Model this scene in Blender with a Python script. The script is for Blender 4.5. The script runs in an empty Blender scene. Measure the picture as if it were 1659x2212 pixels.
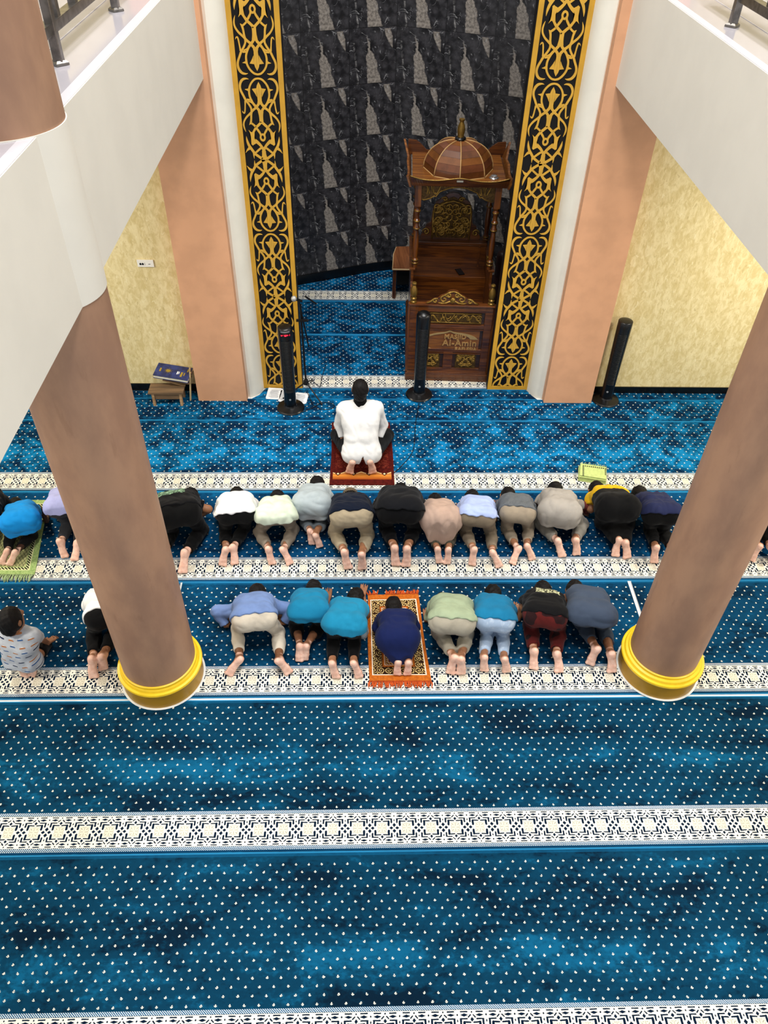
import bpy, bmesh, math, random
import numpy as np
from mathutils import Vector, Matrix
S = bpy.context.scene
COL = S.collection
random.seed(7)
# ------------------------------------------------------------------ camera
CAMH, FPX = 5.35, 1680.5
_dn = np.array([779-829.5, 2879-1106, FPX]); _dy = np.array([787-829.5, -488-1106, FPX])
_Z = -_dn/np.linalg.norm(_dn); _Y = _dy/np.linalg.norm(_dy)
_Y = _Y-_Z*(_Y@_Z); _Y /= np.linalg.norm(_Y); _X = np.cross(_Y, _Z)
RW = np.array([_X, _Y, _Z])
cam_d = bpy.data.cameras.new('camera'); cam = bpy.data.objects.new('camera', cam_d); COL.objects.link(cam)
cam_d.sensor_fit = 'VERTICAL'; cam_d.sensor_height = 24.0; cam_d.lens = FPX/2212*24.0
cam_d.clip_start = 0.05; cam_d.clip_end = 100
_r, _u, _f = RW@np.array([1, 0, 0]), RW@np.array([0, -1, 0]), RW@np.array([0, 0, 1])
cam.matrix_world = Matrix(((_r[0], _u[0], -_f[0], 0), (_r[1], _u[1], -_f[1], 0), (_r[2], _u[2], -_f[2], CAMH), (0, 0, 0, 1)))
S.camera = cam
def ray(px, py):
    d = RW@np.array([px-829.5, py-1106, FPX]); return d/np.linalg.norm(d)
def U(px, py, z=0.0):
    d = ray(px, py); return np.array([0, 0, CAMH])+d*((z-CAMH)/d[2])
# ------------------------------------------------------------------ light
w = bpy.data.worlds.new('world'); S.world = w; w.use_nodes = True
bg = w.node_tree.nodes['Background']; bg.inputs[0].default_value = (0.93, 0.96, 1.0, 1); bg.inputs[1].default_value = 0.62
def area(name, loc, size, power, color=(1, 0.98, 0.95), target=None):
    l = bpy.data.lights.new(name, 'AREA'); l.energy = power; l.size = size; l.color = color
    o = bpy.data.objects.new(name, l); COL.objects.link(o); o.location = loc
    if target is not None:
        o.rotation_euler = (Vector(target)-Vector(loc)).to_track_quat('-Z', 'Y').to_euler()
    return o
for i, (x, y) in enumerate([(-0.9, 1.6), (1.7, 1.6), (-0.9, 5.2), (1.7, 5.2)]):
    area('hall_lamp', (x, y, 11.5), 1.2, 260)
area('niche_lamp', (0.4, 8.6, 7.4), 0.8, 60, (1, 0.95, 0.88))
for sx in (-1, 1):
    for y in (2.6, 6.0):
        area('gallery_lamp', (0.4+sx*4.6, y, 3.36), 0.35, 92 if sx < 0 else 118, (1, 0.91, 0.76))
S.view_settings.view_transform = 'Standard'; S.view_settings.look = 'None'
S.view_settings.gamma = 1; S.view_settings.use_curve_mapping = False
S.view_settings.exposure = 0.25
# ------------------------------------------------------------------ node expressions
def lin(c):
    if isinstance(c, str):
        c = [int(c[i:i+2], 16)/255 for i in (0, 2, 4)]
    return tuple(((v/12.92) if v <= 0.04045 else ((v+0.055)/1.055)**2.4) for v in c)+(1.0,)
class E:
    __slots__ = ('g', 's')
    def __init__(self, g, s): self.g, self.s = g, s
    def _m(self, op, *a, clamp=False): return self.g.math(op, self, *a, clamp=clamp)
    def __add__(self, o): return self._m('ADD', o)
    __radd__ = __add__
    def __sub__(self, o): return self._m('SUBTRACT', o)
    def __rsub__(self, o): return self.g.math('SUBTRACT', o, self)
    def __mul__(self, o): return self._m('MULTIPLY', o)
    __rmul__ = __mul__
    def __truediv__(self, o): return self._m('DIVIDE', o)
    def lt(self, o): return self._m('LESS_THAN', o)
    def gt(self, o): return self._m('GREATER_THAN', o)
    def fr(self): return self._m('FRACT')
    def fl(self): return self._m('FLOOR')
    def ab(self): return self._m('ABSOLUTE')
    def sin(self): return self._m('SINE')
    def mn(self, o): return self._m('MINIMUM', o)
    def mx(self, o): return self._m('MAXIMUM', o)
    def sq(self): return self*self
    def sqrt(self): return self._m('SQRT')
    def at2(self, o): return self._m('ARCTAN2', o)
    def clamp(self): return self._m('ADD', 0.0, clamp=True)
    def step(self, a, b):
        n = self.g.n('ShaderNodeMapRange'); n.interpolation_type = 'SMOOTHSTEP'
        self.g.put(n.inputs[0], self); n.inputs[1].default_value = a; n.inputs[2].default_value = b
        return E(self.g, n.outputs[0])
class G:
    def __init__(self, name, rough=0.8, metal=0.0, spec=0.3, coat=0.0):
        self.m = bpy.data.materials.new(name); self.m.use_nodes = True; self.t = self.m.node_tree
        self.b = self.t.nodes['Principled BSDF']
        self.b.inputs['Roughness'].default_value = rough; self.b.inputs['Metallic'].default_value = metal
        self.b.inputs['Specular IOR Level'].default_value = spec; self.b.inputs['Coat Weight'].default_value = coat
        self._tc = None
    def n(self, t): return self.t.nodes.new(t)
    def put(self, sock, v):
        if isinstance(v, E): self.t.links.new(v.s, sock)
        elif isinstance(v, (int, float)): sock.default_value = v
        else: sock.default_value = v if len(v) == len(sock.default_value) else tuple(v)[:len(sock.default_value)]
    def math(self, op, *a, clamp=False):
        n = self.n('ShaderNodeMath'); n.operation = op; n.use_clamp = clamp
        for i, v in enumerate(a): self.put(n.inputs[i], v)
        return E(self, n.outputs[0])
    def obj(self):
        if self._tc is None:
            self._tc = self.n('ShaderNodeTexCoord')
        return E(self, self._tc.outputs['Object'])
    def uv(self): self.obj(); return E(self, self._tc.outputs['UV'])
    def xyz(self, v=None):
        n = self.n('ShaderNodeSeparateXYZ'); self.put(n.inputs[0], v or self.obj())
        return [E(self, o) for o in n.outputs]
    def vec(self, x, y, z=0.0):
        n = self.n('ShaderNodeCombineXYZ')
        for i, v in enumerate((x, y, z)): self.put(n.inputs[i], v)
        return E(self, n.outputs[0])
    def scale(self, v, s):
        n = self.n('ShaderNodeVectorMath'); n.operation = 'MULTIPLY'; self.put(n.inputs[0], v); n.inputs[1].default_value = s
        return E(self, n.outputs[0])
    def noise(self, v=None, s=5.0, d=3.0, r=0.55, dist=0.0):
        n = self.n('ShaderNodeTexNoise'); self.put(n.inputs['Vector'], v or self.obj())
        n.inputs['Scale'].default_value = s; n.inputs['Detail'].default_value = d
        n.inputs['Roughness'].default_value = r; n.inputs['Distortion'].default_value = dist
        return E(self, n.outputs[0])
    def voro(self, v=None, s=5.0, out='Distance', feature='F1'):
        n = self.n('ShaderNodeTexVoronoi'); n.feature = feature; self.put(n.inputs['Vector'], v or self.obj()); n.inputs['Scale'].default_value = s
        return E(self, n.outputs[out])
    def mix(self, a, b, f):
        n = self.n('ShaderNodeMix'); n.data_type = 'RGBA'; self.put(n.inputs[0], f); self.put(n.inputs[6], a); self.put(n.inputs[7], b)
        return E(self, n.outputs[2])
    def attr(self, name):
        n = self.n('ShaderNodeAttribute'); n.attribute_name = name; return E(self, n.outputs['Fac'])
    def color(self, c): self.put(self.b.inputs['Base Color'], c); return self
    def rough(self, v): self.put(self.b.inputs['Roughness'], v); return self
    def bump(self, h, strength=0.3, dist=0.01):
        n = self.n('ShaderNodeBump'); n.inputs['Strength'].default_value = strength; n.inputs['Distance'].default_value = dist
        self.put(n.inputs['Height'], h); self.t.links.new(n.outputs[0], self.b.inputs['Normal']); return self
def plain(name, c, rough=0.6, metal=0.0, spec=0.3, var=0.08, s=12.0, bump=0.0, coat=0.0):
    g = G(name, rough, metal, spec, coat); c = lin(c)
    d = tuple(v*(1-var*2) for v in c[:3])+(1,)
    n = g.noise(s=s, d=4)
    g.color(g.mix(d, c, n.step(0.3, 0.65)))
    if bump: g.bump(g.noise(s=s*9, d=3), bump, 0.004)
    return g.m
# ------------------------------------------------------------------ mesh helpers
class MB:
    def __init__(self): self.v, self.f, self.mi = [], [], []
    def add(self, vs, fs, m=0):
        o = len(self.v); self.v += [tuple(float(c) for c in p) for p in vs]
        self.f += [tuple(i+o for i in q) for q in fs]; self.mi += [m]*len(fs); return self
    def box(self, c, s, rot=None, m=0, bev=0.0):
        bm = bmesh.new(); bmesh.ops.create_cube(bm, size=1.0)
        for v in bm.verts: v.co = Vector((v.co.x*s[0], v.co.y*s[1], v.co.z*s[2]))
        if bev: bmesh.ops.bevel(bm, geom=bm.edges[:], offset=bev, segments=2, affect='EDGES', profile=0.6)
        R = rot if rot is not None else Matrix.Identity(3)
        bm.verts.index_update(); C = Vector(c)
        self.add([C+R@v.co for v in bm.verts], [[v.index for v in f.verts] for f in bm.faces], m); bm.free(); return self
    def lathe(self, prof, c=(0, 0, 0), n=32, axis=None, m=0):
        vs, fs = [], []
        R = Vector((0, 0, 1)).rotation_difference(Vector(axis)).to_matrix() if axis is not None else Matrix.Identity(3)
        C = Vector(c)
        for r, z in prof:
            for k in range(n):
                a = 2*math.pi*k/n; vs.append(C+R@Vector((r*math.cos(a), r*math.sin(a), z)))
        for i in range(len(prof)-1):
            for k in range(n):
                fs.append((i*n+k, i*n+(k+1) % n, (i+1)*n+(k+1) % n, (i+1)*n+k))
        fs.append(tuple(range(n))[::-1]); fs.append(tuple((len(prof)-1)*n+k for k in range(n)))
        return self.add(vs, fs, m)
    def tube(self, pts, r=0.01, n=8, m=0, closed=False):
        P = [Vector(p) for p in pts]; R = r if isinstance(r, (list, tuple)) else [r]*len(P)
        vs, fs = [], []; up = None
        for i, p in enumerate(P):
            t = (P[min(i+1, len(P)-1)]-P[max(i-1, 0)]).normalized()
            if up is None:
                up = Vector((0, 0, 1)) if abs(t.z) < 0.9 else Vector((1, 0, 0))
            a = (up-t*up.dot(t)); a = a.normalized() if a.length > 1e-6 else t.orthogonal().normalized()
            up = a; b = t.cross(a)
            for k in range(n):
                q = 2*math.pi*k/n; vs.append(p+(a*math.cos(q)+b*math.sin(q))*R[i])
        for i in range(len(P)-1):
            for k in range(n): fs.append((i*n+k, i*n+(k+1) % n, (i+1)*n+(k+1) % n, (i+1)*n+k))
        fs.append(tuple(range(n))[::-1]); fs.append(tuple((len(P)-1)*n+k for k in range(n)))
        return self.add(vs, fs, m)
    def prism(self, poly, z0, z1, m=0, tf=None):
        n = len(poly); vs = [(x, y, z0) for x, y in poly]+[(x, y, z1) for x, y in poly]
        if tf: vs = [tf(*p) for p in vs]
        fs = [tuple(range(n))[::-1], tuple(range(n, 2*n))]+[(i, (i+1) % n, n+(i+1) % n, n+i) for i in range(n)]
        return self.add(vs, fs, m)
    def build(self, name, mats, parent=None, smooth=False, loc=None, rotz=0.0):
        me = bpy.data.meshes.new(name); me.from_pydata(self.v, [], self.f); me.update()
        bm = bmesh.new(); bm.from_mesh(me); bmesh.ops.recalc_face_normals(bm, faces=bm.faces[:]); bm.to_mesh(me); bm.free()
        mats = mats if isinstance(mats, (list, tuple)) else [mats]
        for m in mats: me.materials.append(m)
        if len(mats) > 1: me.polygons.foreach_set('material_index', self.mi)
        if smooth:
            me.polygons.foreach_set('use_smooth', [True]*len(me.polygons))
            if smooth != 'all': me.set_sharp_from_angle(angle=math.radians(38))
        o = bpy.data.objects.new(name, me); COL.objects.link(o)
        if parent is not None: o.parent = parent
        if loc is not None: o.location = loc
        o.rotation_euler.z = rotz
        return o
def tag(o, label, cat, group=None):
    o['label'] = label; o['category'] = cat
    if group: o['group'] = group
    return o
def empty(name, loc, label=None, cat=None, rotz=0.0, group=None):
    o = bpy.data.objects.new(name, None); COL.objects.link(o); o.location = loc; o.rotation_euler.z = rotz
    o.empty_display_size = 0.1
    if label: tag(o, label, cat, group)
    return o
def struct(o): o['kind'] = 'structure'; return o
def arc(cx, cy, r, a0, a1, n=12):
    return [(cx+r*math.cos(math.radians(a0+(a1-a0)*i/n)), cy+r*math.sin(math.radians(a0+(a1-a0)*i/n))) for i in range(n+1)]
def smooth_path(P, n=6):
    P = [np.array(p, float) for p in P]; Q = [2*P[0]-P[1]]+P+[2*P[-1]-P[-2]]; out = []
    for i in range(1, len(Q)-2):
        a, b, c, d = Q[i-1:i+3]
        for k in range(n):
            t = k/n; out.append(0.5*((2*b)+(c-a)*t+(2*a-5*b+4*c-d)*t*t+(3*b-a-3*c+d)*t**3))
    out.append(P[-1]); return out
# ------------------------------------------------------------------ materials
WHITE = plain('white_paint', 'e9e4d8', 0.55, var=0.02, s=3, bump=0.05)
CREAM = plain('cream_paint', 'ece7d8', 0.6, var=0.03, s=4, bump=0.05)
SALMON = plain('salmon_paint', 'd9a37d', 0.6, var=0.05, s=5, bump=0.06)
def _col():
    g = G('taupe_column_paint', 0.5, spec=0.35)
    v = g.scale(g.obj(), (2.2, 2.2, 0.9)); n = g.noise(v, 1.6, 5, 0.6); m = g.noise(g.scale(g.obj(), (6, 6, 1.4)), 2.2, 4)
    c = g.mix(lin('9a7660'), lin('ae876c'), n.step(0.35, 0.65))
    st = m.step(0.62, 0.72)*0.35
    g.color(g.mix(c, lin('8a6650'), st)); g.bump(g.noise(s=30), 0.08, 0.004); return g.m
COLUMN = _col()
YELLOW = plain('yellow_gloss_paint', 'f2c81e', 0.35, spec=0.5, var=0.04)
OCHRE = plain('ochre_gloss_paint', 'b8891a', 0.4, spec=0.5, var=0.06)
BLACKP = plain('black_gloss', '060607', 0.25, spec=0.5, var=0.0)
SKIRT = plain('black_skirting_tile', '070708', 0.3, spec=0.5, var=0.0)
GOLD = plain('gold_cut_sheet', 'd6a53c', 0.45, spec=0.4, var=0.06, s=8)
GOLDB = plain('gold_border_sheet', 'cf9c30', 0.45, spec=0.4, var=0.08, s=6)
PANELBLACK = plain('panel_black', '0a090b', 0.5, var=0.0)
STEEL = plain('brushed_steel', '8f8a84', 0.32, 0.9, var=0.2, s=20)
WHITETILE = None
def _tile():
    g = G('glossy_white_tile', 0.14, spec=0.6)
    n = g.noise(s=1.3, d=4)
    g.color(g.mix(lin('a8a4aa'), lin('b8b4ba'), n)); return g.m
WHITETILE = _tile()
FLOORTILE = plain('white_floor_tile', 'e4e6e4', 0.3, var=0.03)
def _wallpaper():
    g = G('beige_textured_wallpaper', 0.75)
    x, y, z = g.xyz()
    a = g.noise(g.vec(x*3.4, y, z*1.7), 6.0, 6, 0.65, 0.6)
    b = g.noise(g.vec(x*9.0, y, z*4.4), 3.6, 3, 0.5, 1.2)
    c = g.mix(lin('d6c288'), lin('ecdcaa'), a.step(0.34, 0.66))
    c = g.mix(c, lin('f6ebc4'), b.step(0.62, 0.72)*0.6)
    c = g.mix(c, lin('bfa970'), b.step(0.38, 0.30)*0.5)
    g.color(c); g.bump(a+b*0.6, 0.25, 0.01); return g.m
WALLPAPER = _wallpaper()
def _marble():
    # printed stone tiles, the same print on every 61 cm tile
    g = G('dark_marble_tile', 0.35, spec=0.4)
    u0, v0, _ = g.xyz(g.uv()); u, v = u0.fr(), v0.fr()
    P = g.vec(u, v, 0.0)
    nb = g.noise(P, 5.5, 7, 0.62); nf = g.noise(P, 22, 4, 0.6)
    base = g.mix(lin('1c1c1f'), lin('454448'), nb.step(0.36, 0.72))
    wob = (g.noise(P, 9, 4)-0.5)*0.10
    # wide pale streak widening to the lower edge of the tile
    cx = 0.36+(1.0-v)*0.19
    hw = v.step(0.92, 0.80)*0.022+v.step(0.66, 0.40)*0.075+v.step(0.42, 0.0)*0.045
    d = (u-cx+wob*1.3).ab()-hw
    streak = d.step(0.010, -0.010)*v.lt(0.9)*v.step(0.90, 0.70)
    sc = g.mix(lin('66605b'), lin('a0988f'), nf.step(0.3, 0.7))
    c = g.mix(base, sc, streak)
    # small flame in the top of the tile
    hw2 = (v-0.62)*0.30
    d2 = (u-(0.92-(v-0.6)*0.32)+wob*0.5).ab()-hw2.mn(0.065)
    c = g.mix(c, sc, d2.step(0.01, -0.01)*v.gt(0.62)*v.lt(0.965))
    d3 = (u-(0.10+(0.75-v)*0.12)+wob*0.6).ab()-0.012
    c = g.mix(c, lin('8d8b8a'), d3.step(0.012, 0.0)*v.lt(0.75)*nb.step(0.40, 0.6))
    # fine white veins
    n1 = g.noise(P, 3.3, 3, 0.5, 0.8); vein = (n1-0.5).ab().step(0.012, 0.002)*g.noise(g.vec(u, v, 3.0), 4).step(0.5, 0.62)
    c = g.mix(c, lin('a9a9ab'), vein*0.85)
    n2 = g.noise(g.vec(u, v, 7.0), 4.3, 3, 0.5, 1.0); vein2 = (n2-0.5).ab().step(0.009, 0.002)*g.noise(g.vec(u, v, 9.0), 5).step(0.52, 0.62)
    c = g.mix(c, lin('b5b5b8'), vein2*0.7)
    j = (u.mn(1.0-u)).mn(v.mn(1.0-v)).lt(0.006)
    c = g.mix(c, lin('101012'), j*0.8)
    g.color(c); return g.m
MARBLE = _marble()
def wood(name, a, b, rough=0.35, s=1.0, axis=0, coat=0.3):
    g = G(name, rough, spec=0.5, coat=coat); x, y, z = g.xyz()
    q = [x, y, z]; st = [14.0*s]*3; st[axis] = 0.9*s
    n = g.noise(g.vec(q[0]*st[0], q[1]*st[1], q[2]*st[2]), 2.0, 5, 0.6, 0.8)
    g.color(g.mix(lin(a), lin(b), n.step(0.33, 0.68))); g.bump(n, 0.12, 0.003); return g.m
WOODX = wood('varnished_wood', '3b1a07', '6d3b10', axis=0)
WOODZ = wood('varnished_wood_upright', '401c08', '733f12', axis=2)
WOODD = wood('recess_shade_wood', '221004', '43230a', axis=0)  # same wood darkened: shade of the recessed front board put into the colour
WOODL = wood('light_varnished_wood', '5a3114', '86521f', axis=0, rough=0.3)
WOODTOP = wood('bench_top_wood', '6b3c1e', '8a5430', axis=1)
CARVE = plain('gilded_carving', 'a8833c', 0.35, 0.55, var=0.25, s=30)
CARVED = plain('dark_gilded_carving', '5c4320', 0.4, 0.4, var=0.3, s=40)
BRASS = plain('gilded_turned_wood', '8a6a30', 0.3, 0.6, var=0.15, s=25)
RAWWOOD = wood('raw_pale_wood', '8a6b48', 'b3926a', rough=0.8, coat=0.0)
RAWGREY = wood('weathered_wood', '5f4a33', '86694a', rough=0.8, coat=0.0)
LEATHER = plain('brown_leather', '3a2120', 0.4, spec=0.5, var=0.15, bump=0.2)
PAPER = plain('white_paper', 'eef0f2', 0.8, var=0.02)
INK = plain('grey_print', '9a9ca2', 0.8, var=0.1)
CORD = plain('black_cord', '0c0c0e', 0.5, var=0)

# carpet: dotted velvet field with an ornamental band along the near edge.  x along the strip, y from the near edge
def carpet_mat(name, has_band, dark, mid, light, mott, seed, plen, y0=0.0, sheen_band=(0.62, 0.12, 0.0), lo=(0.38, 0.54), hi=(0.56, 0.76)):
    g = G(name, 0.95, spec=0.08)
    x, yy, _ = g.xyz(); y = yy+y0
    big = g.noise(g.vec(x*(1.3 if mott > 1.5 else 0.9)+seed, y*(1.6 if mott > 1.5 else 2.0), seed*1.7), 2.1*mott, 6, 0.68, 0.35)
    fine = g.noise(g.vec(x+seed, y*1.2, 0.0), 26, 4, 0.6)
    band = ((y-sheen_band[0])/sheen_band[1]); band = (1.0-band.sq().mn(1.0))*sheen_band[2]  # sheen of the nap painted into the colour as a brighter stripe
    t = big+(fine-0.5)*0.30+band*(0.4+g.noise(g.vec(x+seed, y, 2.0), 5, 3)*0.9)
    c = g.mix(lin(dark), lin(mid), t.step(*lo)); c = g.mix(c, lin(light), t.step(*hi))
    # woven tulip dots in staggered rows
    ry, rx = 0.0485, 0.0865
    row = (y/ry).fl(); odd = (row*0.5).fr()*2.0
    rnd = g.noise(g.vec(x+seed, y, 4.0), 14, 1)-0.5
    fx = ((x+rnd*0.012)/rx+odd*0.5+row*0.03).fr()-0.5; fy = ((y+rnd*0.006)/ry).fr()-0.5
    wr = (g.noise(g.vec(x, y, 0.0), 120, 2)-0.5)*0.007
    dx, dy = fx*rx, fy*ry
    dx = dx+dy*rnd*1.6
    d1 = ((dx*1.15).sq()+(dy-0.0052).sq()).sqrt()-0.0046
    d2 = ((dy+0.0040-dx.ab()*0.62).ab()-0.0025).mx(dx.ab()-0.0078)
    dots = (d1.mn(d2)+wr).step(0.0010, -0.0010)
    fend = (plen-y).gt(0.045)*y.gt(0.30 if has_band else 0.035)
    c = g.mix(c, lin('e2e0d2'), dots*fend)
    c = g.mix(c, lin('0f5f8c'), (plen-y).lt(0.024)*0.35)
    c = g.mix(c, lin('2f8fc4'), ((plen-y).lt(0.004)+y.lt(0.004)).mn(1.0)*0.8)
    if has_band:
        P = 0.172; cream, navy, tan = lin('e2dfd4'), lin('05182e'), lin('d6cfba')
        rg = (g.noise(g.vec(x, y, 1.0), 48, 2)-0.5)
        u = (((x+rg*0.006)/P).fr()-0.5).ab()*(P/0.000436); w_ = (y-0.160+rg*0.004).ab()*2000.0
        def seg(ax, ay, bx, by):
            vx, vy = bx-ax, by-ay; L = float(vx*vx+vy*vy); px, py = u-ax, w_-ay
            t = ((px*vx+py*vy)/L).clamp(); return ((px-t*vx).sq()+(py-t*vy).sq()).sqrt()
        S_ = [seg(107, 42, 107, 92)-17.5, seg(104, 98, 22, 94)-8.5, seg(153, 80, 153, 122)-13.5, seg(160, 130, 66, 131)-7.8,
              seg(48, 148, 20, 170)-8.0, seg(150, 205, 62, 204)-7.5, ((u-105).ab()*0.30+(w_-170).ab())-17.0,
              (u-197).ab()+(w_-42).ab()-30.0, (u-150).ab()*0.75+w_-24.0, (u-197).ab()*1.7+(w_-110).ab()-18.0,
              u+(w_-124).ab()-25.0, ((u-197).sq()+(w_-172).sq()).sqrt()-11.0, (u.sq()+(w_-200).sq()).sqrt()-10.0, (w_-229.0).ab()-5.0]
        nv = S_[0]
        for q in S_[1:]: nv = nv.mn(q)
        nv = nv.step(2.0, -2.0)
        st_ = [seg(16, 0, 72, 0)-2.6, seg(0, 22, 0, 72)-2.8, seg(36, 34, 56, 52)-4.0, seg(62, 20, 70, 26)-3.0, seg(22, 62, 28, 70)-3.0]
        pt = st_[0]
        for q in st_[1:]: pt = pt.mn(q)
        cr = g.mix(cream, tan, (u.mx(w_)+(u-w_).ab()*0.12-84).step(6.0, -6.0)*0.75); cr = g.mix(cr, lin('6f6752'), pt.step(1.5, -1.5)*0.8)
        bc = g.mix(cr, navy, nv)
        inb = y.gt(0.045)*y.lt(0.275); c = g.mix(c, bc, inb)
        rope = y.gt(0.020)*y.lt(0.046)+y.gt(0.274)*y.lt(0.298)
        tw = ((x+y*1.1+rg*0.008)/0.0135).fr()
        rc = g.mix(lin('0f4d78'), lin('d5dcd8'), tw.lt(0.42))
        rc = g.mix(rc, lin('0c3a5c'), (y.gt(0.028)*y.lt(0.032)).mn(1.0)*0.6)
        c = g.mix(c, rc, rope.mn(1.0))
        c = g.mix(c, lin('073454'), y.gt(0.009)*y.lt(0.021))
    g.color(c); g.bump(fine+dots*0.5, 0.35, 0.006)
    return g.m
# ------------------------------------------------------------------ the room
fl = struct(MB().box((0.4, 5.0, -0.062), (17.0, 13.6, 0.10)).build('floor', FLOORTILE))
XL, XR = -8.0, 8.8
def wallbox(name, x0, x1, y0, y1, z0, z1, m):
    return struct(MB().box(((x0+x1)/2, (y0+y1)/2, (z0+z1)/2), (x1-x0, y1-y0, z1-z0)).build(name, m))
wallbox('wall_front_left', XL, -1.30, 7.75, 7.95, -0.012, 8.2, WALLPAPER)
wallbox('wall_front_right', 2.12, XR, 7.75, 7.95, -0.012, 8.2, WALLPAPER)
wallbox('baseboard_left', XL, -1.93, 7.735, 7.755, -0.012, 0.085, SKIRT)
wallbox('baseboard_right', 2.72, XR, 7.735, 7.755, -0.012, 0.085, SKIRT)
# salmon pilasters that carry the gallery beams
for nm, x0, x1 in (('pilaster_left', -1.915, -1.352), ('pilaster_right', 2.135, 2.700)):
    wallbox(nm, x0, x1, 7.525, 7.76, -0.012, 8.2, SALMON)
# cream half-round jambs of the niche
for nm, poly in (('jamb_left', [(-1.352, 7.80), (-1.352, 7.625), (-1.325, 7.612), (-1.262, 7.640), (-1.205, 7.705), (-1.182, 7.780), (-1.182, 7.95), (-1.352, 7.95)]),
                 ('jamb_right', [(1.978, 7.95), (1.978, 7.785), (2.000, 7.705), (2.060, 7.640), (2.125, 7.612), (2.150, 7.625), (2.150, 7.95)])):
    struct(MB().prism(poly, -0.012, 8.2).build(nm, CREAM, smooth=True))
# marble niche: two wall planes meeting at a blunt ridge
wp = [(-1.62, 10.122), (0.13, 10.844), (0.40, 10.915), (0.67, 10.844), (2.42, 10.122)]
def niche_wall():
    mb = MB(); L = 0.0; uvs = []
    for i in range(len(wp)-1):
        a, b = wp[i], wp[i+1]; d = math.dist(a, b)
        mb.add([(a[0], a[1], -0.012), (b[0], b[1], -0.012), (b[0], b[1], 8.2), (a[0], a[1], 8.2)], [(0, 1, 2, 3)])
        s = 1/0.613
        off = 0.45
        uvs += [(L*s+off, -0.012*s-0.12), ((L+d)*s+off, -0.012*s-0.12), ((L+d)*s+off, 8.2*s-0.12), (L*s+off, 8.2*s-0.12)]; L += d
    n = len(mb.v)
    bk = [(x, y+0.15, z) for x, y, z in mb.v]
    me = bpy.data.meshes.new('wall_niche')
    me.from_pydata(mb.v+bk, [], mb.f+[tuple(i+n for i in f)[::-1] for f in mb.f]); me.update()
    uvl = me.uv_layers.new(name='UVMap')
    for k, q in enumerate(uvs): uvl.data[k].uv = q
    for k, q in enumerate(uvs): uvl.data[k+len(uvs)].uv = q
    me.materials.append(MARBLE)
    o = bpy.data.objects.new('wall_niche', me); COL.objects.link(o); return struct(o)
niche_wall()
mb = MB()
for i in range(len(wp)-1):
    a, b = Vector(wp[i]+(0,)), Vector(wp[i+1]+(0,)); t = (b-a).normalized(); nrm = Vector((t.y, -t.x, 0))
    mb.add([a, b, b+nrm*0.02, a+nrm*0.02, *[p+Vector((0, 0, 0.13)) for p in (a, b, b+nrm*0.02, a+nrm*0.02)]],
           [(0, 1, 2, 3), (4, 5, 6, 7), (0, 1, 5, 4), (2, 3, 7, 6), (1, 2, 6, 5), (0, 3, 7, 4)])
struct(mb.build('baseboard_niche', SKIRT))
wallbox('wall_niche_left', -1.72, -1.62, 7.95, 10.3, -0.012, 8.2, SKIRT)
wallbox('wall_niche_right', 2.42, 2.52, 7.95, 10.3, -0.012, 8.2, SKIRT)
# galleries on both sides: beam faces, slabs and glossy tiled floors
def gallery(side):
    s = -1 if side == 'left' else 1
    xf = -1.392 if s < 0 else 2.222; z0, z1 = (3.40, 4.20)
    xo = xf+s*0.42
    mb = MB(); mb.box(((xf+xo)/2, 2.95, (z0+z1)/2-0.001), (abs(xo-xf), 9.15, z1-z0-0.002))
    mb.box((xo+s*3.2, 2.95, 4.05), (6.4, 9.15, 0.26))
    o = struct(mb.build('beam_'+side, WHITE))
    t = MB(); t.box((xf+s*3.405, 2.95, 4.19), (6.8, 9.14, 0.02), m=0)
    t.box((xf+s*0.035, 2.95, 4.2004), (0.060, 9.14, 0.0016), m=1)
    for k in (0.36, 0.72, 1.32): t.box((xf+s*k, 2.95, 4.2008), (0.008, 9.15, 0.003), m=1)
    struct(t.build('gallery_floor_'+side, [WHITETILE, plain('tile_edge', 'c9c6cb', 0.3, var=0.01)]))
gallery('left'); gallery('right')
# round columns with yellow ring bases
def column(x, y, r, R, label, ztop, collar):
    root = empty('column', (x, y, 0.0), label, 'column')
    MB().lathe([(r, 0.0), (r, ztop)], n=72).build('shaft', COLUMN, root, smooth=True)
    MB().lathe([(R, 0.0), (R, 0.165)], n=72).build('plinth', OCHRE, root, smooth=True)
    MB().lathe([(R+0.008, 0.160), (R+0.014, 0.175), (R+0.010, 0.188), (R-0.008, 0.192), (R-0.013, 0.206), (R-0.016, 0.212),
                (r+0.013, 0.218), (r+0.011, 0.238), (r-0.002, 0.244)], n=72).build('ring', YELLOW, root, smooth=True)
    MB().lathe([(R+0.016, 0.001), (R+0.012, 0.004), (R-0.01, 0.004)], n=60).build('carpet_cutout', FLOORTILE, root)
    if collar: MB().lathe([(r+0.005, 3.40), (r+0.005, 4.205)], n=72).build('collar', WHITE, root, smooth=True)
column(-1.612, 3.715, 0.283, 0.318, 'round taupe column with yellow ring base under the left gallery', 8.0, True)
column(2.455, 3.775, 0.270, 0.318, 'round taupe column with yellow ring base under the right gallery', 8.0, False)
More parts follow.
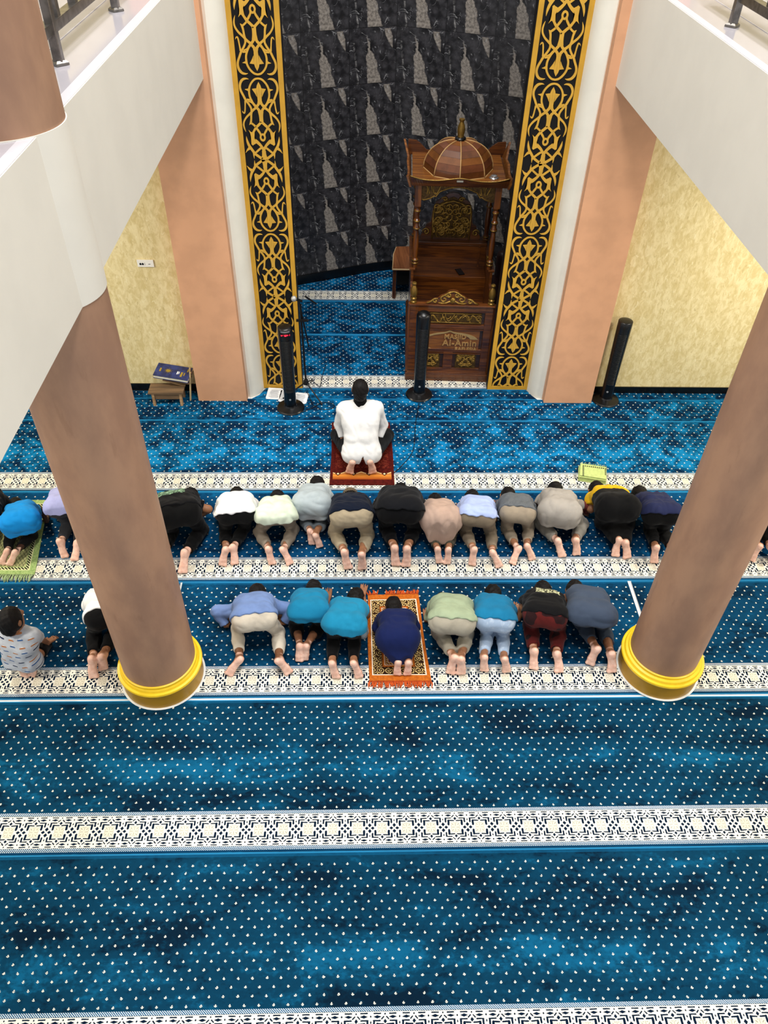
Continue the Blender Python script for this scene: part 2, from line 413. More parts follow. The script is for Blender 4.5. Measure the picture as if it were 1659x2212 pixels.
# stainless railings on the gallery floors
def railing(s, xr, ys, label, post_x):
    root = empty('railing', (xr, ys[0], 4.2), label, 'railing')
    for y in ys:
        p = MB().box((0, y-ys[0], 0.50), (0.048, 0.048, 1.0), bev=0.004)
        o = p.build('post', STEEL, root); MB().lathe([(0.052, 0), (0.05, 0.012), (0.036, 0.022), (0.026, 0.024)], (0, y-ys[0], 0.002), 4).build('base_flange', STEEL, o)
    L0, L1 = -3.0, ys[-1]-ys[0]+0.6
    for z, nm in ((0.165, 'bottom_rail'), (0.375, 'middle_rail'), (1.0, 'top_rail')):
        MB().box((s*0.02 if nm != 'top_rail' else 0, (L0+L1)/2, z), (0.058, L1-L0, 0.052), bev=0.003).build(nm, STEEL, root)
    k = 0
    y = L0+0.1
    while y < L1:
        MB().box((s*0.02, y, 0.27), (0.044, 0.048, 0.19)).build('baluster', STEEL, root)
        MB().box((s*0.02, y+0.07, 0.68), (0.022, 0.022, 0.60), Matrix.Rotation(0.18*(1 if k % 2 else -1), 3, 'X')).build('upright', STEEL, root)
        y += 0.34; k += 1
railing(-1, -1.606, [4.647, 5.933], 'stainless steel railing on the left gallery beside the column', -1.606)
railing(1, 2.407, [4.55, 5.833], 'stainless steel railing on the right gallery', 2.407)
# ------------------------------------------------------------------ carpets
def carpet(x0, x1, y0, y1, mat, label, poly=None, rot=0.0043):
    root_loc = (0.4, y0, -0.012)
    mb = MB()
    if poly: mb.prism([(px-0.4, py-y0) for px, py in poly], 0.0, 0.012)
    else: mb.prism([(x0-0.4, 0), (x1-0.4, 0), (x1-0.4, y1-y0), (x0-0.4, y1-y0)], 0.0, 0.012)
    o = mb.build('carpet', mat, loc=root_loc, rotz=rot)
    return tag(o, label, 'carpet', None)
near = dict(dark='021b2e', mid='04354f', light='0a577c', mott=1.0)  # strips brighten with distance: velvet sheen painted into the pile colours
C0 = carpet_mat('carpet_pile_near', True, seed=1.3, plen=1.222, sheen_band=(0.55, 0.16, 0.16), **near)
C1 = carpet_mat('carpet_pile_second', True, seed=5.1, plen=1.205, sheen_band=(0.62, 0.17, 0.16), **near)
C2 = carpet_mat('carpet_pile_rear_row', True, dark='022036', mid='043858', light='0a5680', mott=1.1, seed=9.7, plen=1.213, sheen_band=(0.7, 0.2, 0.04))
C3 = carpet_mat('carpet_pile_front_row', True, dark='022440', mid='054068', light='0b6090', mott=1.1, seed=12.2, plen=1.213, sheen_band=(0.8, 0.2, 0.03))
far = dict(dark='02203c', mid='064c74', light='1079b0', mott=1.8, lo=(0.42, 0.54), hi=(0.53, 0.66))  # brighter tones stand in for the sheen on the distant strips
C4 = carpet_mat('carpet_pile_imam_row', True, seed=20.2, plen=1.205, sheen_band=(0.6, 0.22, 0.10), **far)
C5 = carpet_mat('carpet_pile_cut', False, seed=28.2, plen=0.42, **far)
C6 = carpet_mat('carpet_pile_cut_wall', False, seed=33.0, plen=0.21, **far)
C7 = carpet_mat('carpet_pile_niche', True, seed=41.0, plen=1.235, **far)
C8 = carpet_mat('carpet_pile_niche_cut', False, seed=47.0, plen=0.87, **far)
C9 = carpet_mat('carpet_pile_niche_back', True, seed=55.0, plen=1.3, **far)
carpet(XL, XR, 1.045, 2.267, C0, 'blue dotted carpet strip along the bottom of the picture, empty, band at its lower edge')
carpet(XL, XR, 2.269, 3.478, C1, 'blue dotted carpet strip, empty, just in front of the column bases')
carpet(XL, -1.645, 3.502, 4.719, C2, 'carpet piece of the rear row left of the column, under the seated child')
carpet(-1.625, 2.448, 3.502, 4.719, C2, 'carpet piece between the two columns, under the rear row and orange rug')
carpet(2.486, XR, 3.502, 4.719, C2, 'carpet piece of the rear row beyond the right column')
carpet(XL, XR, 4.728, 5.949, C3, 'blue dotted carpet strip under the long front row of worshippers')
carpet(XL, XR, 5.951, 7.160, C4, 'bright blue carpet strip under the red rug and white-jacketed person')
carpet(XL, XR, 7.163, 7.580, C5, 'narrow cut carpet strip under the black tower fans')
# strip along the wall, notched round pilasters and jambs
pl = [(XL, 7.586), (XR, 7.586), (XR, 7.733), (2.715, 7.733), (2.715, 7.745), (2.12, 7.745)]
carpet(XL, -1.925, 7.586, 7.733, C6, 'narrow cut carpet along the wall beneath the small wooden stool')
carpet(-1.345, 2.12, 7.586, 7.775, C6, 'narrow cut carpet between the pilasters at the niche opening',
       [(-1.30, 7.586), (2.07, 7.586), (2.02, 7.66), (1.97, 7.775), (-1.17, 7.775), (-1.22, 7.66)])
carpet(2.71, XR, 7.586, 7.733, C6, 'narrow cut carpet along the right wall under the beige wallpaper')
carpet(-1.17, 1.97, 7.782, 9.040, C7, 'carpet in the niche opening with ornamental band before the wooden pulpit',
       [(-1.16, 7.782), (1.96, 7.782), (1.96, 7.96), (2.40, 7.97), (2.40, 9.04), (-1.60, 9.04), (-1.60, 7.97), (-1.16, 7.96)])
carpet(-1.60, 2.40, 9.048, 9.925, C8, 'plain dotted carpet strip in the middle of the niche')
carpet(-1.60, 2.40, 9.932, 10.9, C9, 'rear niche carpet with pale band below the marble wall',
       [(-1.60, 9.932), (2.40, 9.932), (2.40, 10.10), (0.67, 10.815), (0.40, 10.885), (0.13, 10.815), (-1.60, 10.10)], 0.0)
# ------------------------------------------------------------------ gilded arabesque panels
def AX(y): return 770+(y-150)*0.0740
ST = [  # half motif strokes: x, y, width (traced at 10.37 px per photograph pixel)
 [(540,210,3),(480,198,30),(400,215,50),(345,275,58),(325,360,52),(345,450,50),(400,545,48),(450,630,50),(490,680,45),(540,740,45),(590,820,45),(600,890,50),(590,960,48),(588,1060,45),(575,1135,48),(538,1184,4)],
 [(450,660,45),(445,760,32),(440,860,34),(425,925,30),(390,915,22),(368,880,3)],
 [(575,1140,42),(640,1180,40),(700,1230,45)],
 [(775,190,36),(690,210,40),(610,280,42),(560,370,45),(548,460,48),(560,560,45),(600,650,48),(655,735,52),(720,795,56),(800,885,60),(835,960,70)],
 [(805,690,60),(720,795,56),(640,860,48),(560,940,46),(470,1020,42),(412,1110,40),(400,1190,38),(420,1270,30),(455,1345,3)],
 [(490,640,44),(545,642,36),(605,645,40)],
 [(520,670,30),(590,690,28),(645,735,28),(690,790,30)],
 [(445,422,3),(500,428,34),(550,436,80)],
 [(828,880,130),(830,950,110),(833,1040,90),(838,1130,92)],
 [(838,1120,60),(770,1185,55),(705,1245,58),(650,1325,52),(622,1400,80),(618,1480,90),(640,1550,80)],
 [(690,1225,45),(750,1300,50),(805,1375,45),(815,1420,40)],
 [(868,1388,38),(828,1412,42),(812,1462,44),(836,1515,44),(880,1536,44)],
 [(640,1520,80),(710,1560,75),(790,1625,62),(850,1695,60),(895,1765,70)],
 [(903,1760,70),(903,1850,88),(912,1920,112),(912,1975,160)],
 [(457,1440,3),(477,1540,45),(522,1650,62),(590,1740,60),(660,1830,60),(740,1890,55),(820,1940,58),(905,1985,80)],
 [(435,1822,3),(485,1752,40),(545,1705,76)],
 [(650,1958,3),(642,1890,30),(645,1830,60)],
 [(670,1830,42),(740,1770,45),(800,1720,46),(845,1690,46)]]
PG = [[(778,262),(738,340),(725,400),(620,412),(690,500),(740,580),(757,655),(748,705),(812,720),(800,560),(785,380)],
      [(520,1303),(570,1348),(622,1362),(668,1330),(665,1400),(660,1480),(690,1530),(740,1570),(690,1606),(650,1625),(620,1648),(584,1620),(576,1540),(574,1450),(555,1370)]]
HALF0, HALF1 = 500.0, 476.0
def motif(hw, hp):
    # returns convex-ish pieces as ribbons / polygons, in metres, x right, y down from the gap line
    out = []
    def N(x, y):
        h = HALF0+(HALF1-HALF0)*(y-150)/1825
        return ((x-AX(y))/h*hw, (y-150)/1825*hp)
    for s in ST:
        P = smooth_path([(a, b, c) for a, b, c in s], 4)
        Q = [np.array(N(p[0], p[1])) for p in P]; sc = hw/490
        Lf, Rt = [], []
        for i, q in enumerate(Q):
            t = Q[min(i+1, len(Q)-1)]-Q[max(i-1, 0)]; t = t/max(np.linalg.norm(t), 1e-9); nr = np.array([-t[1], t[0]])*max(P[i][2], 2)*sc*0.5
            Lf.append(q+nr); Rt.append(q-nr)
        out.append((Lf, Rt))
    pg = [[N(x, y) for x, y in p] for p in PG]
    return out, pg
def gold_panel(x0, x1, y, label):
    root = empty('ornamental_panel', ((x0+x1)/2, y, 0), label, 'wall panel')
    W, ZT = x1-x0, 8.0; bw = 0.047
    MB().box((0, 0.055, ZT/2), (W+0.012, 0.10, ZT)).build('backing', PANELBLACK, root)
    b = MB()
    for s in (-1, 1): b.box((s*(W/2-bw/2), 0.0, ZT/2), (bw, 0.014, ZT))
    b.box((0, 0.0, 0.022), (W-2*bw, 0.0135, 0.044)); b.build('border', GOLDB, root)
    hw = W/2-bw; hp = 0.7222; rib, pg = motif(hw, hp)
    a = MB(); e = 0
    for k in range(0, 12):
        for fl_ in (1, -1):
            zc = 0.466+k*1.4444
            if zc > ZT: continue
            for sx in (-1, 1):
                for Lf, Rt in rib:
                    e += 1; yy = -0.004-(e % 7)*0.00008
                    n = len(Lf); vs = []
                    for p in Lf+Rt: vs.append((sx*p[0], yy, zc-fl_*p[1]))
                    if min(v[2] for v in vs) < 0.05 or max(v[2] for v in vs) > ZT:
                        # clip at the bottom border
                        if max(v[2] for v in vs) < 0.05 or max(v[2] for v in vs) > ZT: continue
                        vs = [(v[0], v[1], max(v[2], 0.043)) for v in vs]
                    vs2 = [(v[0], 0.006, v[2]) for v in vs]
                    fs = [(i, i+1, n+i+1, n+i) for i in range(n-1)]
                    m = 2*n
                    fs += [(i+1, i, m+i, m+i+1) for i in range(n-1)]+[(n+i, n+i+1, m+n+i+1, m+n+i) for i in range(n-1)]
                    a.add(vs+vs2, fs)
                for p in pg:
                    q = [(sx*x, zc-fl_*y_) for x, y_ in p]
                    if min(z for _, z in q) < 0.05 or max(z for _, z in q) > ZT: continue
                    e += 1; yy = -0.0046-(e % 7)*0.00008
                    # triangulate by bmesh to keep the concave outline
                    bm = bmesh.new(); f = bm.faces.new([bm.verts.new((x, yy, z)) for x, z in q])
                    bmesh.ops.triangulate(bm, faces=[f], ngon_method='EAR_CLIP'); bm.verts.index_update()
                    a.add([v.co[:] for v in bm.verts], [[v.index for v in f.verts] for f in bm.faces])
                    nn = len(q); a.add([(x, yy, z) for x, z in q]+[(x, 0.006, z) for x, z in q], [(i, (i+1) % nn, nn+(i+1) % nn, nn+i) for i in range(nn)])
                    bm.free()
    a.build('arabesque', GOLD, root)
gold_panel(-1.182, -0.722, 7.80, 'black and gold arabesque panel on the left jamb, beside the microphone stand')
gold_panel(1.497, 1.978, 7.80, 'black and gold arabesque panel on the right jamb, beside the wooden pulpit')
# ------------------------------------------------------------------ carved relief helpers (local x, z on a plane facing -y)
def spiral(cx, cz, r, turns=1.5, a0=0.0, sgn=1, n=22):
    return [(cx+r*(1-0.85*i/n)*math.cos(a0+sgn*turns*2*math.pi*i/n), cz+r*(1-0.85*i/n)*math.sin(a0+sgn*turns*2*math.pi*i/n)) for i in range(n+1)]
def relief(mb, paths, y, r=0.006, tf=None):
    for P in paths:
        q = [(x, y, z) for x, z in P]
        n = len(q); rr = [r*(0.45+0.55*math.sin(math.pi*(i+0.6)/(n+0.2))) for i in range(n)]
        mb.tube([tf(*p) for p in q] if tf else q, rr, 6)
def scrollwork(w, h, seed, n):
    R = random.Random(seed); out = []
    for i in range(n):
        x = R.uniform(0.03, 0.5)*w; z = R.uniform(0.06, 0.94)*h; r = R.uniform(0.04, 0.085)*min(w, h)*2.0
        sp = spiral(x, z, r, R.uniform(0.9, 1.5), R.uniform(0, 6.28), R.choice((-1, 1)), 14)
        sp = [(max(0.0, min(w/2-0.004, a)), max(0.004, min(h-0.004, b))) for a, b in sp]
        out.append(sp); out.append([(-a, b) for a, b in sp])
    return out
# ------------------------------------------------------------------ the wooden pulpit (mimbar)
def pulpit():
    root = empty('pulpit', (1.010, 7.985, 0), 'carved dark wooden pulpit with domed canopy standing in the marble niche', 'pulpit', math.radians(-2.5))
    HW = 0.475
    MB().box((0, 0.88, 0.05), (2*HW+0.05, 1.80, 0.10), bev=0.008).build('plinth', WOODX, root)
    MB().box((0, 0.88, 0.108), (2*HW+0.02, 1.78, 0.02), bev=0.004).build('plinth_moulding', WOODX, root)
    fp = MB()  # front panel with raised frame
    MB().box((0, 0.035, 0.55), (2*HW-0.02, 0.03, 0.88)).build('front_board', WOODD, root)
    for x, w in ((-HW+0.045, 0.09), (HW-0.045, 0.09)): fp.box((x, 0.02, 0.555), (w, 0.05, 0.88), bev=0.006)
    for z, h in ((0.145, 0.06), (0.415, 0.045), (0.735, 0.05), (0.955, 0.075)): fp.box((0, 0.021, z), (2*HW-0.16, 0.046, h), bev=0.005)
    fp.box((0, 0.021, 0.28), (0.11, 0.046, 0.24), bev=0.005)
    front = fp.build('front_panel', WOODX, root)
    mo = MB(); mo.box((0, 0.018, 1.003), (2*HW+0.03, 0.075, 0.022), bev=0.006)
    for z in (0.700, 0.380): mo.box((0, -0.002, z), (2*HW-0.18, 0.010, 0.010))
    mo.build('cap_moulding', WOODX, root)
    # two carved squares, the carved strip, the name board
    for x in (-0.215, 0.215):
        c = MB(); c.box((x, 0.016, 0.275), (0.245, 0.012, 0.205))
        P = scrollwork(0.225, 0.185, 5, 11)+[[(-0.06, 0.03), (0.06, 0.03)], [(-0.045, 0.05), (0.045, 0.05)], [(-0.03, 0.15), (0, 0.11), (0.03, 0.15)], [(-0.1, 0.172), (0.1, 0.172)]]
        o = c.build('carved_square', CARVED, front)
        r = MB(); relief(r, [[(x+a, 0.275-0.0925+b) for a, b in p] for p in P], 0.008, 0.0075); r.build('carving', CARVE, front, smooth='all')
    c = MB(); c.box((0, 0.016, 0.84), (0.70, 0.012, 0.135)); c.build('calligraphy_strip', CARVED, front)
    R = random.Random(3); P = []
    for i in range(26):
        x = -0.30+i*0.0242; z = 0.84+R.uniform(-0.028, 0.02)
        P.append([(x+0.03*math.sin(t*1.7+i)*0.6+0.02*t, z+0.032*math.cos(t*2.1+i*1.3)) for t in [k*0.25 for k in range(9)]])
    P += [spiral(-0.315, 0.84, 0.042, 1.6), spiral(0.315, 0.84, 0.042, 1.6), [(-0.34, 0.783), (0.34, 0.783)], [(-0.34, 0.897), (0.34, 0.897)]]
    r = MB(); relief(r, P, 0.008, 0.0052); r.build('calligraphy', CARVE, front, smooth='all')
    nb = MB(); nb.box((0, 0.014, 0.55), (0.70, 0.012, 0.275)); nb.build('name_board', WOODL, front)
    # onion-arch line of the name board
    top = smooth_path([(-0.345, 0.545), (-0.31, 0.585), (-0.18, 0.638), (-0.05, 0.662), (0.0, 0.684), (0.05, 0.662), (0.18, 0.645), (0.28, 0.615), (0.335, 0.572)], 4)
    low = smooth_path([(-0.345, 0.545), (-0.30, 0.575), (-0.17, 0.62), (-0.05, 0.645), (0.0, 0.664), (0.05, 0.645), (0.16, 0.625), (0.22, 0.60), (0.245, 0.572)], 4)
    ar = MB(); n = len(top)
    ar.add([(p[0], 0.002, p[1]) for p in top]+[(p[0], 0.002, p[1]) for p in low]+[(p[0], 0.009, p[1]) for p in top]+[(p[0], 0.009, p[1]) for p in low],
           [(i, i+1, n+i+1, n+i) for i in range(n-1)]+[(i, i+1, 2*n+i+1, 2*n+i) for i in range(n-1)]+[(n+i, n+i+1, 3*n+i+1, 3*n+i) for i in range(n-1)])
    ar.prism([(-0.345, 0.545), (-0.345, 0.418), (-0.16, 0.418), (-0.25, 0.455)], -0.002, -0.009, tf=lambda x, y, z: (x, -z, y))
    ar.build('arch_inlay', plain('pale_inlay', '9c8358', 0.4, var=0.08), front)
    def word(txt, x, z, size, name, space=1.0):
        cu = bpy.data.curves.new(name, 'FONT'); cu.body = txt; cu.size = size; cu.extrude = 0.004; cu.offset = 0.0016; cu.bevel_depth = 0.001; cu.align_x = 'RIGHT'; cu.space_character = space
        t = bpy.data.objects.new('tmp', cu); COL.objects.link(t)
        me = bpy.data.meshes.new_from_object(t.evaluated_get(bpy.context.evaluated_depsgraph_get()))
        bpy.data.objects.remove(t); me.transform(Matrix.Translation((x, 0.003, z)) @ Matrix.Rotation(math.pi/2, 4, 'X'))
        me.materials.clear(); me.materials.append(LETTER)
        o = bpy.data.objects.new(name, me); COL.objects.link(o); o.parent = front
    word('MASJID', 0.195, 0.575, 0.078, 'lettering', 1.05); word('Al-Amin', 0.325, 0.483, 0.112, 'lettering', 1.08); word('RAFLESIA', 0.328, 0.425, 0.056, 'lettering', 1.12)
    # corner posts with turned finials
    for s in (-1, 1):
        MB().box((s*(HW-0.005), 0.03, 0.56), (0.055, 0.055, 0.90), bev=0.006).build('corner_post', WOODZ, root)
        MB().lathe([(0.036, 0), (0.038, 0.02), (0.030, 0.028), (0.030, 0.04), (0.036, 0.05), (0.036, 0.06), (0.024, 0.072), (0.038, 0.10), (0.040, 0.13), (0.036, 0.165),
                    (0.024, 0.195), (0.018, 0.21), (0.026, 0.222), (0.027, 0.236), (0.02, 0.246)], (s*(HW-0.035), 0.03, 1.012), 20).build('finial', BRASS, root, smooth=True)
    # carved crest on the front panel
    cp = [(-0.31, 1.012), (-0.29, 1.03), (-0.235, 1.052), (-0.205, 1.08), (-0.165, 1.088), (-0.125, 1.12), (-0.08, 1.14), (-0.055, 1.172), (0, 1.188)]
    cp = cp+[(-x, z) for x, z in cp[-2::-1]]
    MB().prism(cp, -0.008, -0.034, tf=lambda x, y, z: (x, -z, y)).build('crest', WOODX, root)
    P = []
    for s in (-1, 1):
        P += [[(s*x, z) for x, z in q] for q in (
            spiral(0.10, 1.075, 0.048, 1.3, 2.6, -1), spiral(0.195, 1.052, 0.032, 1.2, 2.6, -1), spiral(0.05, 1.12, 0.03, 1.2, 0.6, 1),
            [(0.29, 1.022), (0.25, 1.04), (0.21, 1.075), (0.17, 1.082)], [(0.16, 1.03), (0.12, 1.025), (0.07, 1.03), (0.03, 1.05), (0.0, 1.03)], [(0.13, 1.10), (0.09, 1.125), (0.05, 1.155), (0, 1.172)])]
    r = MB(); relief(r, P, 0.006, 0.0115); r.lathe([(0.001, 0.0), (0.024, 0.004), (0.030, 0.014), (0.02, 0.026), (0.002, 0.03)], (0, 0.006, 1.075), 16, axis=(0, -1, 0))
    r.build('crest_carving', CARVE, root, smooth='all')
    # side walls
    for s in (-1, 1):
        sp = [(0.03, 0.10), (0.03, 0.985), (0.30, 1.0), (0.50, 1.03), (0.505, 1.17), (1.36, 1.17), (1.36, 0.10)]
        MB().prism([(y, z) for y, z in sp], s*(HW-0.028), s*(HW), tf=lambda a, b, c: (c, a, b)).build('side_wall', WOODX, root)
        MB().box((s*(HW-0.014), 0.95, 1.18), (0.07, 0.90, 0.022), bev=0.005).build('side_rail', WOODX, root)
        # turned little balusters sloping on the inside of the side wall
        for k in range(7):
            t = k/6
            MB().lathe([(0.006, 0), (0.011, 0.01), (0.006, 0.02), (0.013, 0.035), (0.006, 0.05)], (s*(HW-0.05), 0.66+0.12*t, 1.19+0.05*(1-t)), 8).build('bead', BRASS, root, smooth='all')
        for y, nm in ((0.545, 'front'), (1.225, 'rear')):
            prof = [(0.030, 0.0), (0.030, 0.04), (0.038, 0.05), (0.034, 0.06), (0.026, 0.07), (0.036, 0.085), (0.036, 0.10), (0.024, 0.115), (0.030, 0.20), (0.034, 0.28), (0.030, 0.36), (0.024, 0.44),
                    (0.036, 0.455), (0.036, 0.475), (0.026, 0.49), (0.026, 0.53), (0.036, 0.54), (0.036, 0.56), (0.024, 0.575), (0.027, 0.64), (0.038, 0.655), (0.036, 0.675), (0.026, 0.69), (0.040, 0.71), (0.042, 0.72)]
            p = MB().lathe([(a, b*1.0) for a, b in prof], (s*(HW-0.04), y, 1.19), 18).build('canopy_post', WOODZ, root, smooth=True)
            for zz in (0.055, 0.093, 0.465, 0.55, 0.665):
                MB().lathe([(0.0375, -0.007), (0.040, 0), (0.0375, 0.007)], (s*(HW-0.04), y, 1.19+zz), 18).build('gilt_ring', BRASS, p, smooth='all')
            MB().box((s*(HW-0.04), y, 2.045), (0.072, 0.072, 0.275), bev=0.004).build('post_block', WOODZ, p)
    # steps and seat
    MB().box((0, 0.62, 0.36), (2*HW-0.06, 0.03, 0.52)).build('riser', WOODX, root)
    st = MB(); st.box((0, 0.86, 0.755), (2*HW-0.06, 0.03, 0.30)); st.build('riser', WOODX, root)
    MB().box((0, 0.735, 0.60), (2*HW-0.06, 0.25, 0.03), bev=0.004).build('step', WOODX, root)
    MB().box((0, 0.985, 0.915), (2*HW-0.06, 0.28, 0.03), bev=0.006).build('seat', WOODX, root)
    b2 = MB(); b2.box((0, 1.125, 1.07), (2*HW-0.06, 0.03, 0.32)); b2.box((0.36, 1.105, 1.07), (0.02, 0.02, 0.30)); b2.build('riser', WOODX, root)
    MB().box((0, 1.19, 1.235), (2*HW-0.06, 0.20, 0.03), bev=0.005).build('shelf', WOODX, root)
    # carved back rest
    bp = [(-0.36, 1.25), (-0.355, 1.30), (-0.32, 1.36), (-0.30, 1.42), (-0.25, 1.45), (-0.235, 1.62), (-0.20, 1.70), (-0.11, 1.755), (-0.06, 1.80), (0, 1.815)]
    bp = bp+[(-x, z) for x, z in bp[-2::-1]]
    back = MB().prism(bp, -1.185, -1.225, tf=lambda x, y, z: (x, -z, y)).build('back_rest', WOODX, root)
    ins = [(-0.21, 1.27), (-0.21, 1.60), (-0.18, 1.67), (-0.10, 1.72), (0, 1.77)]; ins = ins+[(-x, z) for x, z in ins[-2::-1]]
    MB().prism(ins, -1.181, -1.19, tf=lambda x, y, z: (x, -z, y)).build('carved_field', CARVED, back)
    P = [[(x, 1.27+z) for x, z in q] for q in scrollwork(0.44, 0.42, 8, 26)]
    P += [[(-0.225, 1.26), (-0.225, 1.60)], [(0.225, 1.26), (0.225, 1.60)], [(-0.22, 1.62), (-0.16, 1.66), (-0.08, 1.70), (0, 1.72), (0.08, 1.70), (0.16, 1.66), (0.22, 1.62)]]
    P += [[(0.3*s+a*s, 1.34+b) for a, b in spiral(0, 0, 0.045, 1.3)] for s in (-1, 1)]+[[(s*(0.10+a), 1.74+b*0.6) for a, b in spiral(0, 0, 0.04, 1.2)] for s in (-1, 1)]
    r = MB(); relief(r, P, 1.178, 0.012); r.build('carving', CARVE, back, smooth='all')
    # canopy: frieze, cornice boards with wavy upper edge, roof board, dome
    yc0, yc1, zc = 0.46, 1.34, 2.18
    fr = [(-0.40, 2.18), (0.40, 2.18), (0.40, 1.975), (0.37, 1.965), (0.30, 1.985), (0.26, 2.01), (0.24, 2.005), (0.20, 2.06), (0.10, 2.10), (0, 2.115)]
    fr = fr+[(-x, z) for x, z in fr[-2:1:-1]]
    for y in (0.545, 1.225):
        o = MB().prism([(x, z) for x, z in fr], -(y-0.012), -(y+0.012), tf=lambda x, yy, z: (x, -z, yy)).build('arched_frieze', CARVED, root)
        if y < 1:
            RR = random.Random(9); P = []
            for i in range(24):
                x = -0.36+i*0.031; zz = 2.145 if abs(x) < 0.2 else 2.09
                P.append([(x+0.016*math.sin(t*2+i)+0.012*t, zz+(0.022 if abs(x) < 0.2 else 0.05)*math.cos(t*1.8+i*2.1)) for t in [k*0.3 for k in range(7)]])
            P.append([(x, z+0.012) for x, z in fr[3:18]])
            r = MB(); relief(r, P, y-0.014, 0.0055); r.build('calligraphy', CARVE, o, smooth='all')
    CW = 0.515
    MB().box((0, (yc0+yc1)/2, zc+0.01), (2*CW-0.02, yc1-yc0, 0.03)).build('roof_board', WOODL, root)
    wave = [(-CW-0.02, 0.085), (-0.40, 0.052), (-0.25, 0.045), (-0.12, 0.058), (0, 0.072), (0.12, 0.058), (0.25, 0.045), (0.40, 0.052), (CW+0.02, 0.085)]
    wv = smooth_path(wave, 5)
    cr = MB(); n = len(wv)
    lowr = [(p[0]*0.955, zc-0.03) for p in wv]
    def cornice(yo, yi):
        vs = [(p[0], yo[0], zc+p[1]) for p in wv]+[(q[0], yo[1], q[1]) for q in lowr]+[(p[0]*0.985, yi[0], zc+p[1]) for p in wv]+[(q[0], yi[1], q[1]) for q in lowr]
        fs = []
        for i in range(n-1):
            fs += [(i, i+1, n+i+1, n+i), (2*n+i, 3*n+i, 3*n+i+1, 2*n+i+1), (i, 2*n+i, 2*n+i+1, i+1), (n+i, n+i+1, 3*n+i+1, 3*n+i)]
        fs += [(0, n, 3*n, 2*n), (n-1, 2*n-1+2*n, 2*n-1, n-1)[:3]]
        cr.add(vs, fs)
    cornice((yc0-0.035, yc0+0.01), (yc0-0.012, yc0+0.03))
    f_ = cr.build('front_cornice', WOODX, root)
    MB().tube([(p[0], yc0-0.034, zc+p[1]+0.003) for p in wv], 0.007, 6).build('beading', BRASS, f_, smooth='all')
    MB().box((0, yc0-0.034, zc+0.045), (0.07, 0.008, 0.018), bev=0.003).build('badge', plain('silver_badge', 'b9b4a8', 0.3, 0.8), f_)
    ear = [(-CW-0.025, 0.0), (-CW-0.045, 0.12), (-CW-0.04, 0.165), (-CW+0.05, 0.155), (-CW+0.11, 0.115), (-CW+0.17, 0.055), (-CW+0.20, 0.052), (-CW+0.23, 0.068), (-CW+0.27, 0.062), (-CW+0.32, 0.03), (-0.10, 0.028)]
    ear = ear+[(-x, z) for x, z in ear[::-1]]
    MB().prism([(x, zc+z) for x, z in ear], -(yc1-0.012), -(yc1+0.012), tf=lambda x, y, z: (x, -z, y)).build('rear_crest', WOODX, root)
    for s in (-1, 1):
        pr = [(yc0-0.03, zc-0.03), (yc0-0.03, zc+0.085), (yc0+0.10, zc+0.055), (yc0+0.25, zc+0.05), (0.9, zc+0.075), (yc1-0.25, zc+0.06), (yc1-0.12, zc+0.115), (yc1+0.0, zc+0.165), (yc1, zc-0.03)]
        MB().prism(pr, s*CW, s*(CW+0.022), tf=lambda a, b, c: (c+s*max(0.0, b-zc)*0.45, a, b)).build('side_crest', WOODL, root)
    # eight-sided... twelve-ribbed dome of boards
    nd = 8; dc = (0.0, 0.87); Rb = 0.385; zt = zc+0.025; H = 0.30
    dm = MB(); rows = 6
    def dpt(k, t): a = 2*math.pi*(k+0.0)/nd+math.pi/2; rr = Rb*math.cos(t*math.pi/2*0.93)**0.82; return (dc[0]+rr*math.cos(a), dc[1]+rr*math.sin(a), zt+H*math.sin(t*math.pi/2*0.93)/math.sin(math.pi/2*0.93))
    for k in range(nd):
        for j in range(rows):
            a, b = dpt(k, j/rows), dpt(k+1, j/rows); c, d = dpt(k+1, (j+0.97)/rows), dpt(k, (j+0.97)/rows)
            c2, d2 = dpt(k+1, (j+1)/rows), dpt(k, (j+1)/rows)
            dm.add([a, b, c, d], [(0, 1, 2, 3)], (k*3+j*5) % 3); dm.add([d, c, c2, d2], [(0, 1, 2, 3)], 3)
    dome = dm.build('dome', [plain('dome_board_dark', '5e3417', 0.3, coat=0.4, var=0.15, spec=0.5), plain('dome_board', '74451f', 0.3, coat=0.4, var=0.15, spec=0.5), plain('dome_board_red', '683a22', 0.3, coat=0.4, var=0.15, spec=0.5), plain('board_joint', '2a140a', 0.5, var=0)], root)
    for k in range(nd): MB().tube([dpt(k, j/10) for j in range(11)], 0.0065, 6).build('rib', plain('rib_wood', 'b08a58', 0.4, var=0.1) if k == 0 else bpy.data.materials['rib_wood'], dome, smooth='all')
    MB().tube([dpt(k, 0.0) for k in range(nd+1)], 0.007, 6).build('base_beading', bpy.data.materials['rib_wood'], dome, smooth='all')
    zt2 = zt+H
    MB().lathe([(0.055, -0.02), (0.062, 0.0), (0.060, 0.018), (0.046, 0.03), (0.02, 0.032)], (dc[0], dc[1], zt2), 20).build('collar', BLACKP, root, smooth=True)
    MB().lathe([(0.036, 0.0), (0.034, 0.02), (0.040, 0.05), (0.042, 0.08), (0.036, 0.115), (0.024, 0.145), (0.020, 0.155), (0.030, 0.17), (0.030, 0.182), (0.01, 0.186)], (dc[0], dc[1], zt2+0.028), 20).build('top_finial', BRASS, root, smooth=True)
    return root
LETTER = plain('raised_brown_letters', 'a8804e', 0.4, 0.1, var=0.1)
pulpit()
PR = Matrix.Translation((1.010, 7.985, 0)) @ Matrix.Rotation(math.radians(-2.5), 4, 'Z')
def PW(x, y, z): return PR@Vector((x, y, z))
